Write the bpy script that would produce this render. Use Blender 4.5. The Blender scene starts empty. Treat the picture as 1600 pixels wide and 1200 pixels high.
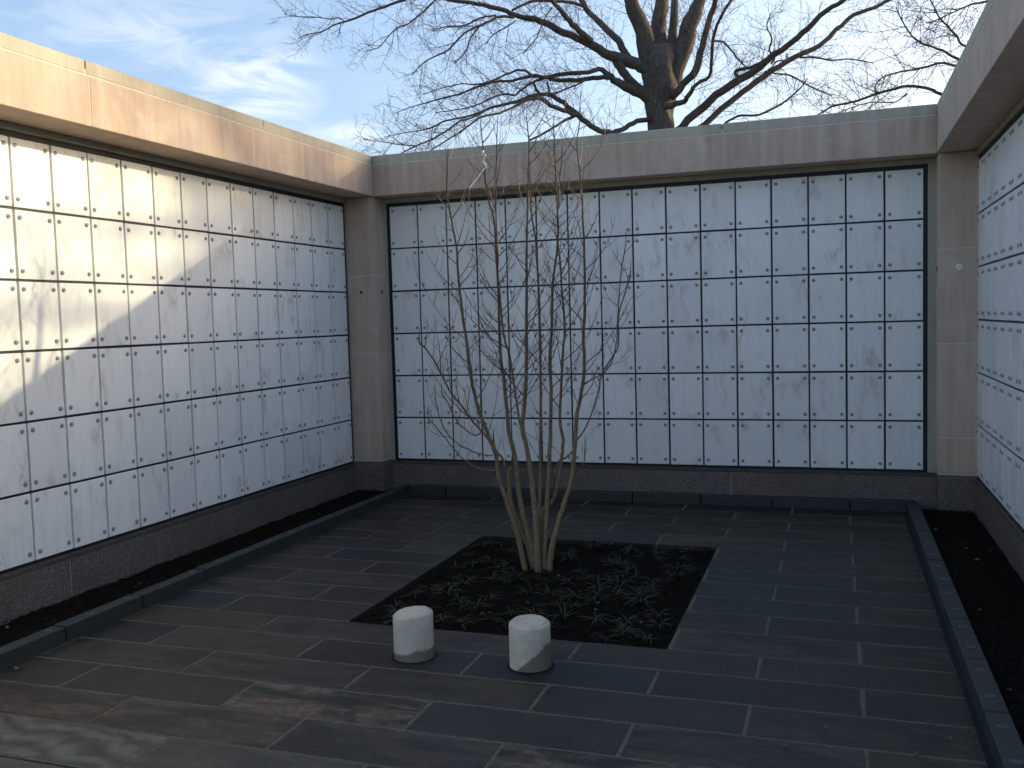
import bpy, bmesh, math, random
from mathutils import Vector, Matrix, noise

SC = bpy.context.scene
COL = SC.collection
S = 0.3048            # one paving course / one niche width, in metres
FZ = 1.1              # niche grid starts this many S above the paving
NH = 1.378            # niche height in S

# ---------------------------------------------------------------- camera, sky, sun, exposure
CAM_LOC = [4.1768,-8.5726,1.6993]
CAM_ROT = [[0.94619,-0.32357,0.00504],[0.32236,0.94379,0.07309],[-0.02841,-0.06753,0.99731]]   # rows; columns are right, forward, up
cam = bpy.data.cameras.new('camera')
cam.lens = 33.258
cam.sensor_width = 36.0
cam.clip_start = 0.05
cam.clip_end = 1500
camo = bpy.data.objects.new('camera', cam)
COL.objects.link(camo)
m4 = Matrix.Identity(4)
for i in range(3):
    m4[i][0] = CAM_ROT[i][0]; m4[i][1] = CAM_ROT[i][2]; m4[i][2] = -CAM_ROT[i][1]; m4[i][3] = CAM_LOC[i]
camo.matrix_world = m4
SC.camera = camo

SUN_EL, SUN_AZ = math.radians(17.1), math.radians(50.3)      # azimuth clockwise from +Y
SUN_STRENGTH = 2.0
SKY_STRENGTH = 0.14
EXPOSURE = 1.42
world = bpy.data.worlds.new('World'); SC.world = world; world.use_nodes = True

class NT:
    """small node-tree writer"""
    def __init__(s, tree): s.t = tree; s.n = tree.nodes; s.l = tree.links
    def node(s, typ, **kw):
        n = s.n.new(typ)
        for k, v in kw.items(): setattr(n, k, v)
        return n
    def set(s, sock, v):
        if isinstance(v, bpy.types.NodeSocket): s.l.new(v, sock)
        elif v is not None: sock.default_value = v
    def math(s, op, a, b=None, c=None, clamp=False):
        n = s.node('ShaderNodeMath', operation=op, use_clamp=clamp)
        s.set(n.inputs[0], a); s.set(n.inputs[1], b); s.set(n.inputs[2], c)
        return n.outputs[0]
    def vmath(s, op, a, b=None, out=0):
        n = s.node('ShaderNodeVectorMath', operation=op)
        s.set(n.inputs[0], a); s.set(n.inputs[1], b)
        return n.outputs[out]
    def noise(s, vec, scale, detail=4, rough=0.55, dist=0.0, col=False):
        n = s.node('ShaderNodeTexNoise')
        s.set(n.inputs['Vector'], vec); n.inputs['Scale'].default_value = scale
        n.inputs['Detail'].default_value = detail; n.inputs['Roughness'].default_value = rough
        n.inputs['Distortion'].default_value = dist
        return n.outputs['Color' if col else 'Fac']
    def map(s, v, a, b, c=0.0, d=1.0):
        n = s.node('ShaderNodeMapRange'); n.clamp = True
        s.set(n.inputs['Value'], v)
        n.inputs['From Min'].default_value = a; n.inputs['From Max'].default_value = b
        n.inputs['To Min'].default_value = c; n.inputs['To Max'].default_value = d
        return n.outputs[0]
    def mix(s, f, a, b, blend='MIX'):
        n = s.node('ShaderNodeMix', data_type='RGBA', blend_type=blend)
        s.set(n.inputs[0], f); s.set(n.inputs[6], a); s.set(n.inputs[7], b)
        return n.outputs[2]
    def mapping(s, vec, scale=(1, 1, 1), rot=(0, 0, 0), loc=(0, 0, 0)):
        n = s.node('ShaderNodeMapping')
        s.set(n.inputs[0], vec)
        n.inputs['Scale'].default_value = scale; n.inputs['Rotation'].default_value = rot
        n.inputs['Location'].default_value = loc
        return n.outputs[0]

def build_world():
    w = NT(world.node_tree)
    bg = world.node_tree.nodes['Background']
    sky = w.node('ShaderNodeTexSky', sky_type='NISHITA', sun_disc=False)
    sky.sun_elevation = SUN_EL; sky.sun_rotation = SUN_AZ
    sky.altitude = 50; sky.air_density = 1.0; sky.dust_density = 3.8; sky.ozone_density = 1.4
    tc = w.node('ShaderNodeTexCoord')
    d = tc.outputs['Generated']
    sep = w.node('ShaderNodeSeparateXYZ'); w.set(sep.inputs[0], d)
    zz = w.math('MAXIMUM', sep.outputs[2], 0.06)
    inv = w.math('DIVIDE', 1.0, zz)
    n = w.node('ShaderNodeVectorMath', operation='SCALE'); w.set(n.inputs[0], d); w.set(n.inputs['Scale'], inv)
    plane = n.outputs[0]                              # the cirrus sheet, seen as a flat layer high up
    wisp = w.noise(w.mapping(plane, (0.55, 2.2, 1.0), (0, 0, 0.9)), 1.25, 9, 0.62, 1.1)
    broad = w.noise(plane, 0.55, 3, 0.5, 0.3)
    def patch(direction, rad, stretch=1.0):
        v = w.vmath('SUBTRACT', d, direction)
        v = w.mapping(v, (1, 1, stretch))
        L = w.vmath('LENGTH', v, out=1)
        return w.map(L, rad, rad * 0.15, 0.0, 1.0)
    p1 = patch((-0.535, 0.81, 0.238), 0.085, 1.3)
    p2 = patch((-0.46, 0.866, 0.192), 0.06, 4.0)
    p3 = patch((-0.60, 0.75, 0.27), 0.17, 2.6)
    p4 = patch((0.12, 0.95, 0.24), 0.34, 1.6)
    base = w.map(wisp, 0.40, 0.66)
    fine = w.noise(w.mapping(d, (3.0, 3.0, 9.0), (0.5, 0.2, 0.4)), 3.5, 8, 0.6, 0.8)
    fine = w.map(fine, 0.42, 0.62)
    c = w.math('MULTIPLY', w.math('MULTIPLY', base, w.map(broad, 0.50, 0.78)), 0.25)
    c = w.math('MAXIMUM', c, w.math('MULTIPLY', w.math('MULTIPLY', p1, fine), 0.95))
    c = w.math('MAXIMUM', c, w.math('MULTIPLY', w.math('MULTIPLY', p2, w.map(fine, 0.0, 0.6)), 0.8))
    c = w.math('MAXIMUM', c, w.math('MULTIPLY', w.math('MULTIPLY', p3, fine), 0.5))
    c = w.math('MAXIMUM', c, w.math('MULTIPLY', w.math('MULTIPLY', p4, w.map(wisp, 0.3, 0.7)), 0.55))
    up = w.map(sep.outputs[2], 0.02, 0.15)
    c = w.math('MULTIPLY', c, up)
    skyc = w.mix(1.0, sky.outputs[0], SKY_TINT, 'MULTIPLY')
    # thin high haze lightens the blue a little everywhere; cirrus is the same stuff, thicker
    skyc = w.mix(VEIL, skyc, VEIL_COL)
    out = w.mix(w.math('MULTIPLY', c, 0.85), skyc, CLOUD_COL)
    w.set(bg.inputs[0], out)
    bg.inputs[1].default_value = SKY_STRENGTH
SKY_TINT = (0.93, 0.94, 0.95, 1)
VEIL = 0.33
VEIL_COL = (0.88, 1.38, 2.35, 1)    # even light-blue high haze
CLOUD_COL = (3.0, 3.15, 3.3, 1)
build_world()

sl = bpy.data.lights.new('sun', 'SUN'); sl.energy = SUN_STRENGTH; sl.angle = math.radians(0.53); sl.color = (1.0, 0.86, 0.55)
so = bpy.data.objects.new('sun', sl); COL.objects.link(so)
sd = Vector((math.sin(SUN_AZ) * math.cos(SUN_EL), math.cos(SUN_AZ) * math.cos(SUN_EL), math.sin(SUN_EL)))
so.rotation_euler = sd.to_track_quat('Z', 'Y').to_euler(); so.location = sd * 60
SC.view_settings.view_transform = 'Standard'; SC.view_settings.look = 'None'
SC.view_settings.gamma = 1.0; SC.view_settings.exposure = EXPOSURE; SC.view_settings.use_curve_mapping = False

# ---------------------------------------------------------------- helpers
def prep(o, label=None, cat=None, group=None, kind=None):
    if label: o['label'] = label
    if cat: o['category'] = cat
    if group: o['group'] = group
    if kind: o['kind'] = kind
    return o
def link(name, data, parent=None, loc=None):
    o = bpy.data.objects.new(name, data); COL.objects.link(o)
    if parent: o.parent = parent
    if loc is not None: o.location = loc
    return o
def empty(name, loc=(0, 0, 0), rz=0.0, **kw):
    o = link(name, None, None, loc); o.rotation_euler = (0, 0, rz); o.empty_display_size = 0.1
    return prep(o, **kw)
def mesh(name, bm, mat, smooth=False):
    me = bpy.data.meshes.new(name); bm.to_mesh(me); bm.free()
    if mat: me.materials.append(mat)
    if smooth:
        for p in me.polygons: p.use_smooth = True
    return me
def pymesh(name, vs, fs, mat, smooth=False):
    me = bpy.data.meshes.new(name); me.from_pydata(vs, [], fs); me.update()
    if mat: me.materials.append(mat)
    if smooth: me.polygons.foreach_set('use_smooth', [True] * len(me.polygons))
    return me
def bbox(x0, x1, y0, y1, z0, z1, bev=0.0, segs=1):
    bm = bmesh.new()
    v = [bm.verts.new((x, y, z)) for z in (z0, z1) for y in (y0, y1) for x in (x0, x1)]
    for f in ((0, 2, 3, 1), (4, 5, 7, 6), (0, 1, 5, 4), (2, 6, 7, 3), (0, 4, 6, 2), (1, 3, 7, 5)):
        bm.faces.new([v[i] for i in f])
    if bev > 0:
        bmesh.ops.bevel(bm, geom=list(bm.edges), offset=bev, segments=segs, affect='EDGES', profile=0.6)
    return bm
def box(name, parent, mat, x0, x1, y0, y1, z0, z1, bev=0.0, segs=1, centre=True):
    """box given in units of S in the parent's frame"""
    a = [t * S for t in (x0, x1, y0, y1, z0, z1)]
    cx, cy, cz = (a[0] + a[1]) / 2, (a[2] + a[3]) / 2, a[4]
    bm = bbox(a[0] - cx, a[1] - cx, a[2] - cy, a[3] - cy, 0, a[5] - cz, bev, segs)
    return link(name, mesh(name, bm, mat), parent, (cx, cy, cz))
def lathe(prof, n=24, cap=True):
    bm = bmesh.new(); rings = []
    for r, z in prof:
        rings.append([bm.verts.new((r * math.cos(2 * math.pi * k / n), r * math.sin(2 * math.pi * k / n), z)) for k in range(n)])
    for a, b in zip(rings, rings[1:]):
        for k in range(n): bm.faces.new((a[k], a[(k + 1) % n], b[(k + 1) % n], b[k]))
    if cap: bm.faces.new(rings[-1]); 
    return bm

def mat(name, rough=0.6, spec=0.4, metal=0.0):
    m = bpy.data.materials.new(name); m.use_nodes = True
    t = NT(m.node_tree); b = m.node_tree.nodes['Principled BSDF']
    b.inputs['Roughness'].default_value = rough; b.inputs['Specular IOR Level'].default_value = spec
    b.inputs['Metallic'].default_value = metal
    return m, t, b
def bump(t, b, h, strength=0.3, dist=0.005):
    n = t.node('ShaderNodeBump'); t.set(n.inputs['Height'], h)
    n.inputs['Strength'].default_value = strength; n.inputs['Distance'].default_value = dist
    t.set(b.inputs['Normal'], n.outputs[0])
def objpos(t, k=37.0):
    """object coordinates shifted by a per-object random amount, so alike pieces differ"""
    tc = t.node('ShaderNodeTexCoord'); oi = t.node('ShaderNodeObjectInfo')
    c = t.node('ShaderNodeCombineXYZ')
    r = oi.outputs['Random']
    t.set(c.inputs[0], t.math('MULTIPLY', r, k)); t.set(c.inputs[1], t.math('MULTIPLY', r, k * 2.3)); t.set(c.inputs[2], t.math('MULTIPLY', r, k * 1.7))
    return t.vmath('ADD', tc.outputs['Object'], c.outputs[0]), r, tc

# ---------------------------------------------------------------- materials
def m_marble():
    m, t, b = mat('white_veined_marble', 0.33, 0.45)
    p, r, tc = objpos(t)
    warp = t.noise(p, 3.0, 4, 0.6, col=True)
    wv = t.vmath('SUBTRACT', warp, (0.5, 0.5, 0.5))
    n = t.node('ShaderNodeVectorMath', operation='SCALE'); t.set(n.inputs[0], wv); n.inputs['Scale'].default_value = 0.22
    q = t.vmath('ADD', p, n.outputs[0])
    q1 = t.mapping(q, (1.9, 1.0, 0.42), (0, 0.5, 0))
    v1 = t.noise(q1, 3.6, 4, 0.55)
    ridge = t.map(t.math('ABSOLUTE', t.math('SUBTRACT', v1, 0.5)), 0.0, 0.028, 1.0, 0.0)
    gate = t.map(t.noise(p, 3.4, 3, 0.5), 0.50, 0.70)
    v = t.math('MULTIPLY', ridge, gate)
    soft = t.math('MULTIPLY', t.map(t.math('ABSOLUTE', t.math('SUBTRACT', v1, 0.5)), 0.0, 0.09, 1.0, 0.0), gate)
    q2 = t.mapping(p, (9.0, 9.0, 0.7))
    streak = t.map(t.noise(q2, 3.0, 4, 0.6), 0.50, 0.78)
    cloud = t.map(t.noise(p, 2.2, 4, 0.6), 0.3, 0.75)
    tone = t.mix(r, (0.77, 0.752, 0.715, 1), (0.89, 0.87, 0.82, 1))
    c = t.mix(t.math('MULTIPLY', cloud, 0.35), tone, (0.72, 0.73, 0.73, 1))
    c = t.mix(t.math('MULTIPLY', streak, 0.40), c, (0.58, 0.58, 0.57, 1))
    c = t.mix(t.math('MULTIPLY', soft, 0.45), c, (0.56, 0.47, 0.38, 1))
    c = t.mix(t.math('MULTIPLY', v, 0.42), c, (0.42, 0.33, 0.28, 1))
    t.set(b.inputs['Base Color'], c)
    t.set(b.inputs['Roughness'], t.map(cloud, 0, 1, 0.30, 0.45))
    bump(t, b, t.noise(p, 60, 2), 0.05, 0.001)
    return m
def m_limestone(name, c0, c1, c2):
    m, t, b = mat(name, 0.85, 0.25)
    tc = t.node('ShaderNodeTexCoord'); geo = t.node('ShaderNodeNewGeometry'); pos = geo.outputs['Position']
    oi = t.node('ShaderNodeObjectInfo')
    big = t.noise(pos, 1.1, 4, 0.6)
    patch = t.noise(pos, 2.8, 5, 0.65, 0.6)
    st = t.noise(t.mapping(pos, (5.5, 5.5, 0.35)), 2.2, 5, 0.6)
    grain = t.noise(pos, 170, 3, 0.7)
    c = t.mix(t.map(big, 0.3, 0.7), c0, c1)
    c = t.mix(t.math('MULTIPLY', t.map(patch, 0.52, 0.72), 0.55), c, c2)
    c = t.mix(t.math('MULTIPLY', t.map(st, 0.50, 0.68), 0.50), c, c2)
    c = t.mix(t.math('MULTIPLY', t.map(st, 0.46, 0.30), 0.40), c, tuple(x * 0.72 for x in c1[:3]) + (1,))
    c = t.mix(t.math('MULTIPLY', oi.outputs['Random'], 0.22), c, c2)
    c = t.mix(t.math('MULTIPLY', t.map(grain, 0.35, 0.65), 0.14), c, (0.12, 0.10, 0.085, 1))
    t.set(b.inputs['Base Color'], c)
    bump(t, b, t.math('ADD', grain, t.math('MULTIPLY', patch, 1.5)), 0.25, 0.0015)
    return m
def m_granite():
    m, t, b = mat('dark_speckled_granite', 0.55, 0.5)
    geo = t.node('ShaderNodeNewGeometry'); pos = geo.outputs['Position']
    v = t.node('ShaderNodeTexVoronoi'); t.set(v.inputs['Vector'], pos); v.inputs['Scale'].default_value = 150
    sep = t.node('ShaderNodeSeparateColor'); t.set(sep.inputs[0], v.outputs['Color'])
    c = t.mix(t.map(sep.outputs[0], 0.0, 1.0), (0.055, 0.044, 0.038, 1), (0.18, 0.148, 0.128, 1))
    c = t.mix(t.map(sep.outputs[1], 0.90, 0.96), c, (0.24, 0.20, 0.18, 1))
    c = t.mix(t.math('MULTIPLY', t.map(t.noise(pos, 2.2, 4), 0.45, 0.7), 0.35), c, (0.05, 0.035, 0.028, 1))
    t.set(b.inputs['Base Color'], c)
    bump(t, b, t.math('ADD', sep.outputs[2], t.noise(pos, 30, 4)), 0.6, 0.004)
    return m
def m_slab():
    m, t, b = mat('bluestone_paving', 0.5, 0.28)
    p, r, tc = objpos(t)
    oi = t.node('ShaderNodeObjectInfo'); base = oi.outputs['Color']; al = oi.outputs['Alpha']
    cl = t.noise(t.mapping(p, (1, 1.7, 1)), 5.0, 7, 0.62, 0.4)
    fine = t.noise(p, 60, 4, 0.7)
    blot = t.noise(p, 2.0, 4, 0.6)
    c = t.mix(t.map(cl, 0.35, 0.72), base, t.mix(0.35, base, (0.075, 0.066, 0.050, 1)))
    c = t.mix(t.math('MULTIPLY', t.map(blot, 0.45, 0.7), 0.65), c, t.mix(0.5, base, (0.008, 0.008, 0.009, 1)))
    c = t.mix(t.math('MULTIPLY', t.map(fine, 0.55, 0.8), 0.15), c, (0.10, 0.098, 0.088, 1))
    # rusty / tan stain on some stones (alpha of the object colour says how much)
    st = t.noise(t.mapping(p, (0.7, 2.3, 1)), 3.4, 8, 0.66, 0.9)
    stm = t.math('MULTIPLY', t.map(st, 0.44, 0.60), t.math('SUBTRACT', 1.0, al), clamp=True)
    stc = t.mix(t.map(t.noise(p, 30, 4, 0.7), 0.35, 0.65), (0.085, 0.045, 0.026, 1), (0.19, 0.135, 0.085, 1))
    c = t.mix(stm, c, stc)
    t.set(b.inputs['Base Color'], c)
    t.set(b.inputs['Roughness'], t.map(cl, 0.3, 0.7, 0.34, 0.60))
    h = t.math('ADD', t.math('MULTIPLY', cl, 2.2), t.math('MULTIPLY', fine, 0.4))
    bump(t, b, h, 0.75, 0.007)
    return m
def m_ripple():
    m, t, b = mat('rippled_cleft_bluestone', 0.6, 0.35)
    p, r, tc = objpos(t)
    q = t.mapping(p, (1, 1, 1), (0, 0, 0.25))
    wv = t.node('ShaderNodeTexWave', wave_type='BANDS', bands_direction='Y'); t.set(wv.inputs[0], q)
    wv.inputs['Scale'].default_value = 2.6; wv.inputs['Distortion'].default_value = 11.0; wv.inputs['Detail'].default_value = 6
    wv.inputs['Detail Scale'].default_value = 1.2
    n = t.noise(p, 14, 6, 0.65)
    c = t.mix(wv.outputs['Fac'], (0.060, 0.046, 0.030, 1), (0.16, 0.145, 0.11, 1))
    c = t.mix(t.map(n, 0.4, 0.7), c, (0.10, 0.075, 0.048, 1))
    t.set(b.inputs['Base Color'], c)
    bump(t, b, t.math('ADD', wv.outputs['Fac'], n), 0.5, 0.008)
    return m
def m_plain(name, c, c2=None, rough=0.7, scale=12, spec=0.4, metal=0.0, bs=0.2, bd=0.003, nscale=None):
    m, t, b = mat(name, rough, spec, metal)
    geo = t.node('ShaderNodeNewGeometry'); pos = geo.outputs['Position']
    n = t.noise(pos, scale, 6, 0.65)
    c2 = c2 or tuple(x * 0.6 for x in c[:3]) + (1,)
    t.set(b.inputs['Base Color'], t.mix(t.map(n, 0.32, 0.7), c, c2))
    if bs: bump(t, b, t.noise(pos, nscale or scale * 5, 5, 0.65), bs, bd)
    return m
def m_bark(name, c, c2, vs=(9, 9, 1.3), scale=4, bs=0.8, bd=0.02):
    m, t, b = mat(name, 0.9, 0.15)
    tc = t.node('ShaderNodeTexCoord')
    p = tc.outputs['Object']
    n = t.noise(t.mapping(p, vs), scale, 6, 0.65, 0.5)
    big = t.noise(p, 1.4, 4, 0.6)
    col = t.mix(t.map(n, 0.35, 0.65), c, c2)
    col = t.mix(t.math('MULTIPLY', t.map(big, 0.45, 0.7), 0.4), col, tuple(x * 0.6 for x in c[:3]) + (1,))
    t.set(b.inputs['Base Color'], col)
    bump(t, b, n, bs, bd)
    return m
def m_concrete():
    m, t, b = mat('rough_pale_concrete', 0.9, 0.2)
    p, r, tc = objpos(t)
    n = t.noise(p, 26, 7, 0.7); big = t.noise(p, 7, 5, 0.6, 0.8); pit = t.noise(p, 90, 3, 0.7)
    c = t.mix(t.map(n, 0.35, 0.65), (0.50, 0.42, 0.32, 1), (0.60, 0.53, 0.42, 1))
    c = t.mix(t.math('MULTIPLY', t.map(big, 0.52, 0.72), 0.40), c, (0.30, 0.22, 0.15, 1))
    oi = t.node('ShaderNodeObjectInfo'); sc = t.node('ShaderNodeSeparateColor'); t.set(sc.inputs[0], oi.outputs['Color']); cr = sc.outputs[0]
    # damp foot: a tide mark that climbs further on one side
    sep = t.node('ShaderNodeSeparateXYZ'); t.set(sep.inputs[0], tc.outputs['Object'])
    lvl = t.math('ADD', t.math('MULTIPLY', sep.outputs[0], cr), t.math('MULTIPLY', big, 0.09))
    lvl = t.math('SUBTRACT', lvl, t.math('MULTIPLY', r, 0.02))
    lvl = t.math('SUBTRACT', lvl, 0.012)
    wet = t.map(t.math('SUBTRACT', sep.outputs[2], lvl), 0.006, 0.022, 1.0, 0.0)
    c = t.mix(t.math('MULTIPLY', wet, 0.85), c, (0.13, 0.105, 0.07, 1))
    t.set(b.inputs['Base Color'], c)
    bump(t, b, t.math('ADD', n, t.math('MULTIPLY', pit, 0.6)), 0.32, 0.003)
    return m
def m_soil():
    m, t, b = mat('dark_wet_mulch', 0.95, 0.12)
    geo = t.node('ShaderNodeNewGeometry'); pos = geo.outputs['Position']
    n = t.noise(pos, 45, 7, 0.75)
    c = t.mix(t.map(n, 0.4, 0.7), (0.0035, 0.003, 0.0025, 1), (0.018, 0.0115, 0.008, 1))
    t.set(b.inputs['Base Color'], c); bump(t, b, n, 1.0, 0.02)
    return m
def m_leaf(name, a, c):
    m, t, b = mat(name, 0.55, 0.35)
    oi = t.node('ShaderNodeObjectInfo'); geo = t.node('ShaderNodeNewGeometry')
    n = t.noise(geo.outputs['Position'], 25, 3)
    t.set(b.inputs['Base Color'], t.mix(t.math('ADD', t.math('MULTIPLY', n, 0.7), t.math('MULTIPLY', oi.outputs['Random'], 0.3)), a, c))
    return m

def m_stem():
    m, t, b = mat('stem_bark_tan_below_red_brown_above', 0.7, 0.25)
    tc = t.node('ShaderNodeTexCoord'); p = tc.outputs['Object']
    sep = t.node('ShaderNodeSeparateXYZ'); t.set(sep.inputs[0], p)
    n = t.noise(t.mapping(p, (14, 14, 5)), 5, 5, 0.6)
    old = t.mix(t.map(n, 0.35, 0.65), (0.27, 0.195, 0.115, 1), (0.16, 0.11, 0.065, 1))
    young = t.mix(t.map(n, 0.35, 0.65), (0.13, 0.088, 0.064, 1), (0.06, 0.038, 0.030, 1))
    t.set(b.inputs['Base Color'], t.mix(t.map(t.math('ADD', sep.outputs[2], n), 1.1, 2.5), old, young))
    bump(t, b, n, 0.4, 0.002)
    return m
MARBLE = m_marble()
LIME = m_limestone('pink_beige_limestone', (0.55, 0.405, 0.305, 1), (0.43, 0.295, 0.225, 1), (0.62, 0.53, 0.43, 1))
COPE = m_limestone('grey_green_coping_stone', (0.50, 0.435, 0.34, 1), (0.39, 0.34, 0.265, 1), (0.57, 0.52, 0.42, 1))
TRIM = m_limestone('grey_buff_surround_stone', (0.40, 0.36, 0.27, 1), (0.33, 0.30, 0.22, 1), (0.42, 0.40, 0.32, 1))
GRAN = m_granite()
SLAB = m_slab()
RIPPLE = m_ripple()
MORTAR = m_plain('pale_lime_mortar', (0.60, 0.55, 0.46, 1), (0.46, 0.42, 0.35, 1), 0.95, 40)
FMORTAR = m_plain('grey_paving_mortar', (0.15, 0.128, 0.09, 1), (0.07, 0.06, 0.043, 1), 0.95, 30, bd=0.002)
GRAPHITE = m_plain('dark_anodised_metal', (0.022, 0.024, 0.034, 1), (0.014, 0.015, 0.022, 1), 0.5, 8, metal=0.3, bs=0)
SILLM = m_plain('brown_metal_sill', (0.085, 0.072, 0.058, 1), (0.05, 0.043, 0.036, 1), 0.6, 10)
BOLTM = m_plain('dull_steel_rosette', (0.36, 0.36, 0.355, 1), (0.24, 0.24, 0.24, 1), 0.32, 90, metal=0.35, bs=0)
KERBM = m_plain('honed_bluestone_kerb', (0.034, 0.038, 0.035, 1), (0.022, 0.025, 0.024, 1), 0.55, 14, bd=0.001)
DISCM = m_plain('pale_zinc_disc', (0.085, 0.09, 0.09, 1), (0.05, 0.055, 0.055, 1), 0.45, 60, metal=0.1)
SOIL = m_soil()
CHIP = m_plain('mulch_chip', (0.022, 0.013, 0.0085, 1), (0.006, 0.0045, 0.0035, 1), 0.95, 18, spec=0.12, bs=0)
CONC = m_concrete()
GAP_BLACK = m_plain('black_open_gap', (0.006, 0.006, 0.006, 1), (0.003, 0.003, 0.003, 1), 0.8, 10, bs=0)  # flat black in place of the dark inside open gaps
BARK = m_bark('grey_brown_bark', (0.060, 0.046, 0.040, 1), (0.19, 0.155, 0.135, 1))
TWIG = m_plain('thin_twig_bark', (0.12, 0.085, 0.078, 1), (0.075, 0.052, 0.048, 1), 0.9, 3, bs=0)
STEMM = m_stem()
STWIG = m_plain('reddish_shrub_twig', (0.10, 0.058, 0.042, 1), (0.05, 0.029, 0.024, 1), 0.6, 12, bs=0)
BLADE = m_leaf('dark_strap_leaf', (0.007, 0.014, 0.004, 1), (0.034, 0.040, 0.014, 1))
DRY = m_leaf('dry_tan_leaf', (0.11, 0.052, 0.026, 1), (0.19, 0.125, 0.075, 1))
GRASS = m_plain('mown_lawn', (0.05, 0.075, 0.02, 1), (0.085, 0.09, 0.035, 1), 0.95, 2.5, bd=0.02)
CRUMB = m_plain('crumbled_leaf_and_grit', (0.16, 0.12, 0.08, 1), (0.05, 0.035, 0.025, 1), 0.9, 7, bs=0)
TAPE = m_plain('white_tie_tape', (0.75, 0.75, 0.72, 1), (0.6, 0.6, 0.58, 1), 0.5, 30, bs=0)
PLASTIC = m_plain('off_white_plastic_disc', (0.88, 0.86, 0.76, 1), (0.7, 0.69, 0.6, 1), 0.5, 100, bs=0)
BRASS = m_plain('brown_bronze_stud', (0.16, 0.10, 0.055, 1), (0.10, 0.065, 0.04, 1), 0.45, 60, metal=0.5, bs=0)
INK = m_plain('grey_print', (0.06, 0.06, 0.055, 1), rough=0.8, bs=0)

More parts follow.
